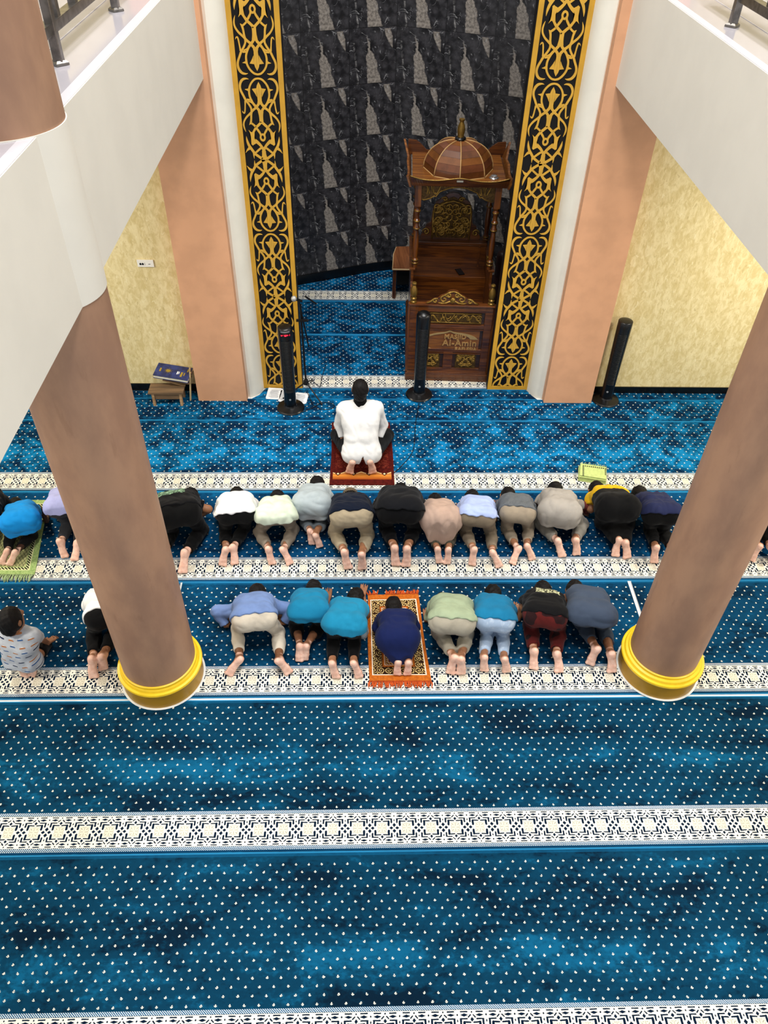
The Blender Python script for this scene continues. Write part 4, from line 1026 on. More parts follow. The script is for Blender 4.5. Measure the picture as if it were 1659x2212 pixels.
def np_mesh(name, P, Q, mat, parent=None, loc=None, attr=None):
    me = bpy.data.meshes.new(name); nv, nf = len(P), len(Q)
    me.vertices.add(nv); me.vertices.foreach_set('co', P.astype(np.float32).ravel())
    me.loops.add(nf*4); me.loops.foreach_set('vertex_index', Q.astype(np.int32).ravel())
    me.polygons.add(nf); me.polygons.foreach_set('loop_start', np.arange(0, nf*4, 4, dtype=np.int32))
    me.polygons.foreach_set('use_smooth', np.ones(nf, bool)); me.update(calc_edges=True); me.validate()
    if attr is not None:
        a = me.attributes.new('sole', 'FLOAT', 'POINT'); a.data.foreach_set('value', attr.astype(np.float32))
    me.materials.append(mat); o = bpy.data.objects.new(name, me); COL.objects.link(o)
    if parent is not None: o.parent = parent
    if loc is not None: o.location = loc
    return o
# ------------------------------------------------------------------ cloth, skin and hair
_cm = {}
def cloth(hexc, kind='plain'):
    key = (hexc, kind)
    if key in _cm: return _cm[key]
    g = G('cloth_'+hexc, 0.9, spec=0.12); n = g.noise(s=9, d=4); f = g.noise(s=160, d=2)
    c = lin(hexc); d = tuple(v*0.86 for v in c[:3])+(1,)
    cc = g.mix(d, c, n.step(0.3, 0.6))
    if kind == 'heather': cc = g.mix(cc, tuple(v*1.7 for v in c[:3])+(1,), f.step(0.45, 0.7)*0.5)
    if kind == 'denim': cc = g.mix(cc, lin('c6d2de'), g.noise(s=15, d=5, r=0.7).step(0.5, 0.68)*0.6)
    if kind == 'check':
        x, y, z = g.xyz(); cc = g.mix(cc, tuple(v*0.45 for v in c[:3])+(1,), ((x/0.05).fr().lt(0.18)).mx((y/0.05).fr().lt(0.18))*0.7)
    if kind == 'maroon': 
        x, y, z = g.xyz(); cc = g.mix(cc, lin('151214'), g.noise(s=7, d=1).step(0.55, 0.57)*0.85)
    if kind == 'cars':
        x, y, z = g.xyz(); a, b = (x/0.075+z*3.0).fr()-0.5, (z/0.05).fr()-0.5
        k_ = ((x/0.075+z*3.0).fl()*0.37+(z/0.05).fl()*0.61).fr()
        b = b+(k_-0.5)*0.3
        body = ((a/0.30).sq()+(b/0.16).sq()).lt(1.0)*b.gt(-0.08); roof = ((a/0.17).sq()+((b-0.10)/0.14).sq()).lt(1.0)
        cc = g.mix(lin('a3a8b1'), lin('bbc0c8'), n.step(0.3, 0.6)); cc = g.mix(cc, lin('e9ebee'), roof)
        tone = g.mix(lin('27304d'), lin('a8704a'), k_.gt(0.6)); tone = g.mix(tone, lin('3c5c8c'), k_.lt(0.3)); cc = g.mix(cc, tone, body)
    g.color(cc); g.bump(f+n*0.6, 0.18, 0.002); g.b.inputs['Sheen Weight'].default_value = 0.05
    _cm[key] = g.m; return g.m
def skin_mat(hexc, sole):
    key = ('skin', hexc)
    if key in _cm: return _cm[key]
    g = G('skin_'+hexc, 0.5, spec=0.3); n = g.noise(s=22, d=3); c = lin(hexc); d = tuple(v*0.8 for v in c[:3])+(1,)
    cc = g.mix(d, c, n.step(0.3, 0.7)); cs = g.mix(lin(sole), lin('f3cab6'), g.noise(s=34, d=3).step(0.3, 0.7))
    g.color(g.mix(cc, cs, g.attr('sole'))); g.b.inputs['Subsurface Weight'].default_value = 0.0
    _cm[key] = g.m; return g.m
def _hair():
    g = G('black_hair', 0.6, spec=0.2); f = g.noise(g.scale(g.obj(), (1, 1, 0.35)), 130, 3); g.color(g.mix(lin('050404'), lin('141010'), f)); g.bump(f, 0.6, 0.004); return g.m
HAIR = _hair()
def _print(name, a, b, s):
    g = G(name, 0.8, spec=0.2); v = g.noise(s=s, d=4, r=0.7, dist=1.0); g.color(g.mix(lin(a), lin(b), v.step(0.46, 0.54))); return g.m
FWD = np.array([0, 1.0, 0]); UP = np.array([0, 0, 1.0])
DIAG = []
def on_sphere(px, py, c, r):
    o = np.array([0, 0, CAMH]); d = ray(px, py); oc = o-c; b = np.dot(oc, d); disc = b*b-(np.dot(oc, oc)-r*r)
    t = -b-math.sqrt(disc) if disc > 0 else -b
    return o+d*t
def proj(p):
    v = RW.T@(np.asarray(p)-np.array([0, 0, CAMH])); return 829.5+FPX*v[0]/v[2], 1106+FPX*v[1]/v[2]
def knee_at(A, px, L, z):
    x, y = A[0], A[1]+L*0.9
    for _ in range(6):
        p0 = proj((x, y, z))[0]; p1 = proj((x+0.1, y, z))[0]; x += 0.1*(px-p0)/(p1-p0)
        x = min(max(x, A[0]-L*0.8), A[0]+L*0.8)
        y = A[1]+math.sqrt(max(L*L-(A[2]-z)**2-(x-A[0])**2, 0.01))
    return np.array([x, y, z])
def person(label, s, toes, heels, pe=None, sh=None, head=None, knees=(None, None), elbows=(None, None), hands=(None, None), zp=0.43, zs=0.225, zh=0.12, tl=0.41, pback=0.115, hfwd=0.0, hs=1.0,
           b=1.0, shirt='ffffff', skind='plain', pants='101010', pkind='plain', sleeve='long', hem=0.03, drape=0.0, flare=0.0, legs='pants', pend=0.86, pw=1.0,
           robe=None, skin='9a6a4c', sole='e6b39c', cap=None, group=None, seed=1, sit=None, shoulder=1.0, undersleeve=None, wr=1.0, print_=None, armpos=0.0, headroll=0.0, fz=0.003, hair=True, slit=False, collar=None, gname='shirt'):
    T = [U(*t, 0.009+fz) if len(t) == 2 else np.array(t) for t in toes]
    fl_ = 0.228*s
    Hl = [on_sphere(h_[0], h_[1], t, fl_) if h_ is not None else t+np.array([0, 0.07*s, 0.21*s]) for h_, t in zip(heels, T)]
    for h_ in Hl: h_[2] = max(h_[2], 0.03*s)
    def xz(px, y, z):
        x = 0.0
        for _ in range(5):
            p0 = proj((x, y, z))[0]; p1 = proj((x+0.1, y, z))[0]; x += 0.1*(px-p0)/(p1-p0)
        return np.array([x, y, z])
    A = []
    for i in (0, 1):
        a = nz(T[i]-Hl[i]); sn = perp(-FWD+UP*0.25, a); A.append(Hl[i]+a*0.045*s-sn*0.055*s)
    if sit:
        fwd = nz(np.array(sit['fwd']+(0,), float)); P = U(*pe, zp*s); C = U(*sh, zs*s)
        K = [U(*k, 0.065*s) for k in knees]
    else:
        K = []
        for i in (0, 1):
            kpx = knees[i][0] if knees[i] is not None else proj(A[i]+FWD*0.37*s)[0]*0.75+0.25*pe[0]
            K.append(knee_at(A[i], kpx, 0.40*s, 0.065*s))
        P = xz(pe[0], (K[0][1]+K[1][1])/2-pback*s, zp*s)
        C = xz(sh[0], P[1]+math.sqrt(max((tl*s)**2-((zp-zs)*s)**2, 0.01)), zs*s)
        v = C-P; v[2] = 0; fwd = nz(v)
    lat = np.array([fwd[1], -fwd[0], 0.0])
    spine = nz(C-P); latp = perp(lat, spine)
    dors = np.cross(latp, spine)*1.0   # towards the back of the body
    if np.dot(dors, UP if not sit else -fwd) < 0: dors = -dors
    hsc = s**0.4*hs
    if sit: u_ = nz(np.array(sit.get('crown', (0, 0.05, 1.0)), float)); f_ = perp(np.array(sit.get('face', tuple(fwd)), float), u_); Hc = U(*head, zh)
    else:
        Hc = C+fwd*0.235*s+UP*(0.108*s-C[2])
        if head is not None: Hc = xz(head[0], Hc[1]+hfwd*s, Hc[2])
        u_ = nz(fwd*0.9+UP*-0.05+lat*headroll); f_ = perp(-UP+fwd*0.05, u_)
    r_ = np.cross(f_, u_)
    hips = [P-lat*0.090*s*b, P+lat*0.090*s*b]
    shd = 0.150*s*shoulder
    SH = [C-latp*shd-dors*0.02*s, C+latp*shd-dors*0.02*s]
    EL, HD = [], []
    for i, sg in ((0, -1), (1, 1)):
        EL.append(U(*elbows[i][:2], elbows[i][2]) if elbows[i] is not None else SH[i]+lat*sg*0.055*s-fwd*0.05*s+UP*(0.13*s-SH[i][2]))
        HD.append(U(*hands[i][:2], hands[i][2]) if hands[i] is not None else np.array([*(Hc+lat*sg*0.135*s-fwd*(0.13*s+armpos))[:2], 0.022*s]))
    DIAG.append((label[:46], 'torso %.2f thigh %.2f %.2f shank %.2f %.2f arm %.2f %.2f fore %.2f %.2f' % tuple(v/s for v in (
        np.linalg.norm(C-P), *[np.linalg.norm(hips[i]-K[i]) for i in (0, 1)], *[np.linalg.norm(A[i]-K[i]) for i in (0, 1)],
        *[np.linalg.norm(SH[i]-EL[i]) for i in (0, 1)], *[np.linalg.norm(EL[i]-HD[i]) for i in (0, 1)])), 'Y pelv %.2f sh %.2f knee %.2f toe %.2f heelz %.2f %.2f' % (P[1], C[1], K[0][1], T[0][1], Hl[0][2], Hl[1][2])))
    root_loc = np.array([P[0], P[1], 0.0])
    arch = (dors*0.045*s) if not sit else dors*0.02*s
    M1 = P+(C-P)*0.36+arch; M2 = P+(C-P)*0.70+arch
    neck = C+(Hc-C)*0.42
    # ---- body: one continuous surface
    B = Shape()
    def torso(sh_, g, k=0.06):
        sh_.sc(P, M1, latp, 0.078*s*b, 0.062*s*b, 0.088*s*b+g, 0.084*s*b+g, k)
        sh_.sc(M1, M2, latp, 0.062*s*b, 0.078*s*b, 0.084*s*b+g, 0.086*s*b+g, k)
        sh_.sc(M2, C, latp, 0.080*s*b, 0.098*s*shoulder, 0.086*s*b+g, 0.066*s+g, k)
    torso(B, -0.008)
    B.rc(C+dors*0.01, Hc-u_*0.07*hsc-f_*0.015*hsc, 0.060*s, 0.052*hsc, 0.03)
    B.el(Hc, (r_, f_, u_), (0.073*hsc, 0.092*hsc, 0.108*hsc), 0.02)
    B.ball(Hc-u_*0.075*hsc+f_*0.045*hsc, 0.040*hsc, 0.04)
    B.rc(Hc+f_*0.088*hsc+u_*0.012*hsc, Hc+f_*0.104*hsc-u_*0.022*hsc, 0.009*hsc, 0.014*hsc, 0.012)
    B.sc(Hc+f_*0.086*hsc-u_*0.052*hsc, Hc+f_*0.088*hsc-u_*0.058*hsc, r_, 0.018*hsc, 0.016*hsc, 0.007*hsc, 0.007*hsc, 0.008)
    for sg in (-1, 1):
        e0 = Hc+r_*sg*0.076*hsc-f_*0.01
        B.el(e0, (r_, f_, u_), (0.012*hsc, 0.020*hsc, 0.031*hsc), 0.008)
        B.ball(Hc+r_*sg*0.032*hsc+f_*0.080*hsc+u_*0.016*hsc, 0.016*hsc, 0.012)
    soles = []
    for i, sg in ((0, -1), (1, 1)):
        B.rc(C+latp*sg*0.07*s, SH[i], 0.06*s, 0.052*s, 0.03)
        B.rc(SH[i], EL[i], 0.048*s*b**0.5, 0.037*s, 0.03)
        wv = nz(HD[i]-EL[i]); B.rc(EL[i], HD[i]-wv*0.01, 0.038*s, 0.024*s, 0.02)
        # hand, palm down, five fingers
        hd = sit['hand'][i] if sit and 'hand' in sit else fwd
        hdir = nz(np.array(hd, float)*0.9+np.array([wv[0], wv[1], 0])*0.15); hl = perp(lat, hdir); hn = np.cross(hl, hdir); hn = hn if hn[2] > 0 else -hn
        if sit and 'hand' in sit: hn = perp(UP, hdir); hl = np.cross(hdir, hn)
        kn = HD[i]+hdir*0.082*s
        B.sc(HD[i], kn, hl, 0.014*s, 0.026*s, 0.016*s, 0.013*s, 0.012)
        for q, (of, ln) in enumerate(((-0.030, 0.058), (-0.010, 0.072), (0.011, 0.076), (0.031, 0.068))):
            of = of*(-sg) if True else of
            b0 = kn+hl*of*s; d0 = nz(hdir+hl*of*2.2); m0 = b0+d0*ln*0.5*s+hn*0.006*s; e0 = b0+d0*ln*s-hn*0.004*s
            B.rc(b0, m0, 0.0095*s, 0.0088*s, 0.004); B.rc(m0, e0, 0.0088*s, 0.0075*s, 0.003)
        tb = HD[i]+hdir*0.025*s-hl*sg*0.022*s; tm = tb+(hdir*0.6-hl*sg*0.75)*0.045*s; te = tm+(hdir*0.9-hl*sg*0.35)*0.032*s
        B.rc(tb, tm, 0.013*s, 0.0105*s, 0.008); B.rc(tm, te, 0.0105*s, 0.0085*s, 0.004)
        # leg
        B.ball(hips[i]+dors*0.004-spine*0.012*s, 0.080*s*b, 0.05)
        B.rc(hips[i], K[i], 0.070*s*b, 0.050*s, 0.04); cf = K[i]+(A[i]-K[i])*0.35+UP*0.006
        B.rc(K[i], cf, 0.050*s, 0.050*s*b**0.5, 0.02); B.rc(cf, A[i], 0.050*s*b**0.5, 0.031*s, 0.02)
        # foot
        a = nz(T[i]-Hl[i]); sn = perp(-fwd+UP*0.25, a); l_ = np.cross(a, sn); inn = -sg*(1 if np.dot(l_, lat) > 0 else -1)
        flat = a[2] > -0.62
        B.rc(A[i], Hl[i]+a*0.03*s-sn*0.028*s, 0.033*s, 0.029*s, 0.02)
        B.rc(Hl[i]+a*0.022*s-sn*0.026*s, Hl[i]+a*0.05*s-sn*0.026*s, 0.0285*s, 0.026*s, 0.02)
        bl = T[i]-a*0.018*s-sn*0.016*s
        B.sc(Hl[i]+a*0.05*s-sn*0.030*s, T[i]-a*0.070*s-sn*0.026*s+l_*(-inn)*0.006*s, l_, 0.006*s, 0.019*s, 0.022*s, 0.019*s, 0.02)
        B.rc(A[i]+a*0.02*s, T[i]-a*0.06*s-sn*0.032*s, 0.030*s, 0.018*s, 0.025)
        B.sc(T[i]-a*0.070*s-sn*0.024*s, bl, l_, 0.018*s, 0.027*s, 0.019*s, 0.017*s, 0.012)
        B.ball(bl+l_*inn*0.026*s, 0.0195*s, 0.012)
        td = nz(a*0.95+sn*0.1) if flat else nz(fwd*0.75+a*0.55-UP*0.0)
        for q, (of, ln, rr) in enumerate(((0.031, 0.044, 0.0128), (0.0125, 0.042, 0.0095), (-0.003, 0.039, 0.0092), (-0.0175, 0.035, 0.0088), (-0.031, 0.030, 0.0085))):
            b0 = bl+l_*inn*of*s; B.rc(b0, b0+td*ln*s+sn*0.003, rr*s, rr*0.95*s, 0.004)
        soles.append((Hl[i], T[i], a, sn, l_))
    Pm, Qm = B.mesh(0.0068, floor=fz)
    at = np.zeros(len(Pm))
    if len(Pm):
        # pale skin of the soles
        Nrm = np.zeros_like(Pm); fa = np.cross(Pm[Qm[:, 2]]-Pm[Qm[:, 0]], Pm[Qm[:, 3]]-Pm[Qm[:, 1]])
        for c in range(4): np.add.at(Nrm, Qm[:, c], fa)
        Nrm /= np.maximum(np.linalg.norm(Nrm, axis=1, keepdims=True), 1e-12)
        for Hh, Tt, a, sn, l_ in soles:
            rel = Pm-Hh; t = rel@a; near_ = (np.abs(rel@l_) < 0.06*s) & (t > -0.03) & (t < 0.30*s) & (np.abs(rel@sn) < 0.10*s)
            at = np.maximum(at, near_*np.clip((Nrm@sn+0.15)/0.5, 0, 1))
    body = np_mesh('person', Pm-root_loc, Qm, skin_mat(skin, sole), None, root_loc, at)
    tag(body, label, 'person', group)
    # ---- trousers
    if legs:
        L = Shape(); g = 0.012
        if legs in ('pants', 'shorts'):
            L.sc(P-spine*0.01*s, M1, latp, 0.080*s*b, 0.066*s*b, 0.092*s*b+g, 0.088*s*b+g, 0.05)
            for i in (0, 1):
                L.ball(hips[i]+dors*0.004-spine*0.012*s, (0.086*s*b+g), 0.06)
                L.rc(hips[i], K[i], 0.074*s*b*pw+g, 0.055*s*pw+g*0.6, 0.035)
                if legs == 'pants':
                    e = K[i]+(A[i]-K[i])*pend; cf = K[i]+(A[i]-K[i])*0.4+UP*0.008
                    L.rc(K[i], cf, 0.056*s*pw+g*0.6, 0.056*s*pw+g*0.5, 0.02); L.rc(cf, e, 0.056*s*pw+g*0.5, 0.046*s*pw+g*0.4, 0.02)
                else: L.rc(K[i], K[i]+(A[i]-K[i])*0.36, 0.062*s*pw+g, 0.062*s*pw+g, 0.02)
        else:
            # long sarong or robe skirt down to the ankles
            kc = (K[0]+K[1])/2; ac = (A[0]+A[1])/2; kw = np.linalg.norm(K[0]-K[1])/2; aw = np.linalg.norm(A[0]-A[1])/2
            L.sc(P-spine*0.02*s, M2, latp, 0.08*s*b, 0.08*s*b, 0.112*s*b+g, 0.10*s*b+g, 0.06)
            for i in (0, 1): L.ball(hips[i]+dors*0.015-spine*0.03*s, 0.115*s*b+g, 0.06)
            L.sc(P-UP*0.03, kc, lat, 0.10*s, kw, 0.105*s*b, 0.075*s, 0.06)
            L.sc(kc+UP*0.02, kc+(ac-kc)*pend, lat, kw, max(aw, 0.05*s), 0.08*s, 0.055*s, 0.05)
        cuts = []
        if legs == 'pants':
            for i in (0, 1):
                d_ = nz(A[i]-K[i]); cuts.append((K[i]+(A[i]-K[i])*pend, d_, A[i]))
        elif legs == 'shorts':
            for i in (0, 1):
                d_ = nz(A[i]-K[i]); cuts.append((K[i]+(A[i]-K[i])*0.36, d_, A[i]))
        def post(F, X, Y, Z):
            for c, d_, aa in cuts:
                pl = (X-c[0])*d_[0]+(Y-c[1])*d_[1]+(Z-c[2])*d_[2]
                nr = ((X-aa[0])**2+(Y-aa[1])**2+(Z-aa[2])**2) < (0.20*s)**2
                F = np.where(nr, np.maximum(F, pl.astype(np.float32)), F)
            return F
        Pm, Qm = L.mesh(0.0085, post, (0.005*wr, 22, seed+40), floor=fz)
        np_mesh({'pants': 'trousers', 'shorts': 'shorts'}.get(legs, 'sarong'), Pm-root_loc, Qm, cloth(pants, pkind), body)
    # ---- shirt
    if shirt:
        Sx = Shape(); g = 0.019
        torso(Sx, g)
        Sx.rc(C+dors*0.012*s, C+(neck-C)*0.8, 0.072*s, 0.064*s, 0.03)
        bk = -spine if not sit else -spine
        R0 = 0.115*s*b
        if sit: hp = P-UP*hem; hn = nz(-UP+(-fwd)*0.25); phi = 0.9
        else:
            cand = [(P+spine*t*s+dors*R0, -spine, -1.0) for t in np.linspace(0.30, 0.01, 14)]
            cand += [(P+(dors*math.cos(q)-spine*math.sin(q))*R0, -(dors*math.sin(q)+spine*math.cos(q)), q) for q in np.linspace(0, 1.35, 24)]
            cand += [(P-fwd*R0*1.05+UP*(0.02-t), -UP-fwd*0.25, 2.0) for t in np.linspace(0.02, 0.33*s, 26)]
            if isinstance(hem, tuple): hp, hn, phi = min(cand, key=lambda c: abs(proj(c[0])[1]-hem[1]))
            else: hp, hn, phi = min(cand, key=lambda c: abs(np.dot(P-c[0], fwd)-hem))
        if phi > -0.5:
            q = P+dors*0.010*s-spine*0.012*s; Sx.sc(q-spine*0.002, q+spine*0.002, latp, 0.092*s*b, 0.092*s*b, 0.092*s*b+g*0.9, 0.092*s*b+g*0.9, 0.07)
        if phi > 1.3 and not robe and not sit:
            q = hp+fwd*0.055*s-UP*0.03; Sx.sc(P-fwd*0.03*s, q, lat, 0.095*s*b, (0.10+flare)*s*b, 0.085*s*b+g, 0.062*s, 0.06)
        if drape:
            m2 = P+(C-P)*0.75
            Sx.sc(P-UP*0.075*s-fwd*0.015*s, m2-UP*0.05*s, lat, (0.095+0.06*drape)*s*b, (0.09+0.04*drape)*s*b, 0.080*s, 0.080*s, 0.06)
        if flare:
            Sx.sc(P-spine*0.03*s, P+(C-P)*0.3, latp, (0.09+flare)*s, 0.08*s*b, 0.095*s, 0.095*s, 0.06)
        if robe:
            kc = (K[0]+K[1])/2; ac = (A[0]+A[1])/2; hm = U(*robe[:2], 0.19*s)
            Sx.sc(P-UP*0.02, hm, lat, (0.085+flare)*s, robe[2]*s, 0.115*s*b+g, 0.045*s, 0.06)
            for i in (0, 1): Sx.rc(hips[i], K[i]+UP*0.05, 0.10*s*b+g, 0.07*s, 0.05)
        for i, sg in ((0, -1), (1, 1)):
            Sx.rc(C+latp*sg*0.07*s, SH[i], 0.070*s+g*0.5, 0.060*s+g*0.5, 0.04)
            fe = {'long': 1.0, 'short': 0.62, 'elbow': 0.95}.get(sleeve, 0.6); e = SH[i]+(EL[i]-SH[i])*fe
            Sx.rc(SH[i], e, 0.056*s*b**0.5+g*0.7, 0.047*s+g*0.6+(0.010 if sleeve != 'long' else 0), 0.03)
            if sleeve == 'long': Sx.rc(EL[i], EL[i]+(HD[i]-EL[i])*0.86, 0.046*s+g*0.6, 0.034*s+g*0.6, 0.03)
        rp = np.random.RandomState(seed)
        ph = rp.uniform(0, 6.28)
        ecut = []
        if sleeve == 'short':
            for i in (0, 1): d_ = nz(EL[i]-SH[i]); ecut.append((SH[i]+d_*np.linalg.norm(EL[i]-SH[i])*0.62, d_, EL[i]))
        if sleeve == 'long':
            for i in (0, 1): d_ = nz(HD[i]-EL[i]); ecut.append((EL[i]+(HD[i]-EL[i])*0.88, d_, HD[i]))
        nkd = nz(neck-C)
        def post(F, X, Y, Z):
            if sit and slit: F = np.maximum(F, np.where((Y < P[1]), (0.004+np.clip(P[2]+0.03-Z, -0.01, 1)*0.28-np.abs(X-P[0]-0.012)), -1).astype(np.float32))
            if not robe:
                pl = (X-hp[0])*hn[0]+(Y-hp[1])*hn[1]+(Z-hp[2])*hn[2]+0.006*np.sin((X-P[0])*34/s+ph)+0.004*np.sin((X-P[0])*70/s)
                F = np.maximum(F, pl.astype(np.float32))
            else:
                pl = -(Y-U(*robe[:2], 0.15*s)[1])+0.012*np.sin((X-P[0])*40+ph); F = np.maximum(F, pl.astype(np.float32)+0*Z)
            for c, d_, aa in ecut:
                pl = (X-c[0])*d_[0]+(Y-c[1])*d_[1]+(Z-c[2])*d_[2]; nr = ((X-aa[0])**2+(Y-aa[1])**2+(Z-aa[2])**2) < (0.15*s)**2
                F = np.where(nr, np.maximum(F, pl.astype(np.float32)), F)
            pl = (X-neck[0])*nkd[0]+(Y-neck[1])*nkd[1]+(Z-neck[2])*nkd[2]; nr = ((X-Hc[0])**2+(Y-Hc[1])**2+(Z-Hc[2])**2) < (0.17*s)**2
            return np.where(nr, np.maximum(F, pl.astype(np.float32)), F)
        Pm, Qm = Sx.mesh(0.0085, post, (0.0075*wr, 22, seed), floor=fz)
        so_ = np_mesh(gname, Pm-root_loc, Qm, cloth(shirt, skind), body)
        if print_:
            pc = P+(C-P)*print_[1]+latp*print_[2]*s; rel = Pm-pc; ok = (np.abs(rel@latp) < print_[3]*s) & (np.abs(rel@spine) < print_[4]*s) & (rel@dors > 0)
            fq = Qm[ok[Qm].all(1)]; us, inv = np.unique(fq, return_inverse=True)
            if len(us): np_mesh('back_print', Pm[us]+dors*0.002-root_loc, inv.reshape(-1, 4), print_[0], so_)
        if undersleeve:
            Us = Shape()
            for i in (0, 1): Us.rc(SH[i]+(EL[i]-SH[i])*0.5, EL[i], 0.05*s+0.004, 0.042*s+0.004, 0.02); Us.rc(EL[i], EL[i]+(HD[i]-EL[i])*0.55, 0.042*s+0.004, 0.036*s+0.004, 0.02)
            Pm, Qm = Us.mesh(0.0085); np_mesh('undersleeve', Pm-root_loc, Qm, cloth(undersleeve), body)
    if collar:
        Pm, Qm = Shape().rc(C+(Hc-C)*0.30, C+(Hc-C)*0.56, 0.072*s, 0.064*s, 0.01).mesh(0.0085); np_mesh('collar', Pm-root_loc, Qm, cloth(collar), body)
    # ---- hair
    Hs = Shape().el(Hc-f_*0.012*hsc+u_*0.010*hsc, (r_, f_, u_), (0.083*hsc, 0.096*hsc, 0.110*hsc), 0.02)
    Hs.ball(Hc-f_*0.05*hsc-u_*0.055*hsc, 0.05*hsc, 0.03)
    rs = np.random.RandomState(seed+9)
    ks = rs.normal(size=(4, 3))*95
    def hpost(F, X, Y, Z):
        dx, dy, dz = X-Hc[0], Y-Hc[1], Z-Hc[2]
        df = dx*f_[0]+dy*f_[1]+dz*f_[2]; du = dx*u_[0]+dy*u_[1]+dz*u_[2]
        tuft = sum(np.sin(X*k[0]+Y*k[1]+Z*k[2]) for k in ks)*0.0016
        F = F+tuft; F = np.maximum(F, df-0.045*hsc-0.35*np.maximum(du, -0.03)); return np.maximum(F, -0.088*hsc-du)
    Pm, Qm = Hs.mesh(0.0075, hpost)
    if hair: np_mesh('hair', Pm-root_loc, Qm, HAIR, body)
    if cap:
        Cs = Shape().el(Hc-f_*0.014*hsc+u_*0.020*hsc, (r_, f_, u_), (0.089*hsc, 0.103*hsc, 0.112*hsc), 0.02)
        Pm, Qm = Cs.mesh(0.0075, lambda F, X, Y, Z: np.maximum(F, 0.02*hsc-((X-Hc[0])*u_[0]+(Y-Hc[1])*u_[1]+(Z-Hc[2])*u_[2])))
        np_mesh('cap', Pm-root_loc, Qm, cap, body)
    return body
# ------------------------------------------------------------------ the congregation
GA, GB = 'front row bowing in prostration', 'rear row bowing in prostration'
def capmat():
    g = G('patterned_cap', 0.9); x, y, z = g.xyz(); k = ((x+y)/0.016).fr().lt(0.4).mx(((x-y)/0.016).fr().lt(0.3)); g.color(g.mix(lin('8a7a62'), lin('2a221c'), k)); return g.m
# imam
person('person in a white jacket and black trousers kneeling upright on the dark red rug', 1.0, [(754, 1024), (806, 1024)], [(762, 999), (799, 998)],
       pe=(781, 976), sh=(778, 883), head=(778, 841), zp=0.245, zs=0.63, zh=0.86, knees=((729, 940), (836, 940)), elbows=((734, 917, 0.36), (826, 917, 0.36)), hands=((741, 947, 0.235), (818, 947, 0.235)),
       shirt='e6e6e5', pants='0b0b0c', hem=0.105, b=1.0, pw=1.2, sit=dict(fwd=(0.0, 1.0), crown=(0, -0.02, 1), face=(0, 1, -0.25), hand=((0.1, 1, -0.25), (-0.1, 1, -0.25))), seed=3, fz=0.010, gname='jacket', shoulder=1.12, wr=0.8, slit=True, collar='0b0b0c')
# front row
person('person in black cut off by the left picture edge in the front row', 0.9, [(-76, 1222), (-54, 1222)], [(-64, 1188), (-44, 1188)], pe=(-42, 1120), sh=(-28, 1085), head=(-10, 1073), shirt='0c0c0e', pants='0c0c0e', group=GA, seed=11)
person('child in a bright blue shirt bowing on the green woven mat', 0.74, [(3, 1221), (20, 1223)], [(17, 1187), (34, 1190)], pe=(43, 1128), sh=(49, 1094), head=(36, 1085), knees=((24, 1172), (70, 1176)), elbows=(None, (90, 1103, 0.13)), hands=(None, (101, 1128, 0.02)),
       shirt='1689d6', pants='0c0c0e', sleeve='short', hem=(42,1155), flare=0.035, drape=0.6, skin='4a3025', group=GA, seed=12, fz=0.010, hair=True)
person('person in lavender shirt and dark grey trousers half hidden left of the left column', 0.85, [(141, 1206), (161, 1212)], [(125, 1166), (166, 1167)], pe=(141, 1117), sh=(152, 1078), shirt='a9addd', pants='34353a', hem=(137,1109), drape=0.7, group=GA, seed=13)
person('person in black T-shirt with green print bowing just right of the left column', 1.0, [(345, 1240), (395, 1240)], [(350, 1193), (399, 1188)], pe=(383, 1118), sh=(384, 1079), head=(412, 1066), knees=(None, (437, 1152)), elbows=(None, (450, 1100, 0.16)), hands=(None, (424, 1120, 0.03)),
       b=1.12, shirt='0d0d10', pants='09090a', sleeve='short', hem=0.02, skin='a97552', print_=(_print('leaf_print', '8fb394', '1c2a22', 24), 0.62, -0.10, 0.20, 0.13), group=GA, seed=14, tl=0.39, pback=0.16, headroll=0.2)
person('person in white shirt and black trousers bowing next to the one with green back print', 0.9, [(480, 1224), (508, 1221)], [(488, 1184), (502, 1178)], pe=(510, 1116), sh=(512, 1078), knees=((487, 1158), (528, 1160)), shirt='efeff0', pants='09090a', hem=(512,1114), drape=1.0, flare=0.0, group=GA, seed=15, hfwd=-0.12, pback=0.14)
person('child in pale green shirt and taupe trousers bowing with knees apart', 0.85, [(589, 1221), (628, 1221)], [(577, 1183), (607, 1184)], pe=(596, 1121), sh=(597, 1090), head=(600, 1072), knees=((560, 1162), (633, 1162)), shirt='d7e2cc', pants='8b7f70', hem=(595,1130), drape=1.0, flare=0.02, wr=1.5, group=GA, seed=16, hfwd=0.04, tl=0.37)
person('child in light grey robe and grey trousers with head further forward than neighbours', 0.80, [(674, 1178), (692, 1184)], [(668, 1145), (679, 1156)], pe=(674, 1106), sh=(681, 1070), head=(685, 1050), knees=((655, 1140), (697, 1142)), shirt='a9b4b8', pants='6f777c', hem=(676,1124), drape=0.8, flare=0.02, group=GA, seed=17, hfwd=0.07, pw=1.15)
person('person in navy jacket, patterned cap and khaki trousers with knees wide apart', 0.96, [(753, 1231), (783, 1232)], [(742, 1190), (781, 1197)], pe=(759, 1110), sh=(756, 1078), head=(757, 1066), knees=((722, 1160), (795, 1163)), shirt='0d1526', pants='a3957c', hem=(757,1103), drape=0.9, b=1.05, pend=0.80, cap=capmat(), group=GA, seed=18, tl=0.39, elbows=((707, 1105, 0.12), (806, 1105, 0.12)))
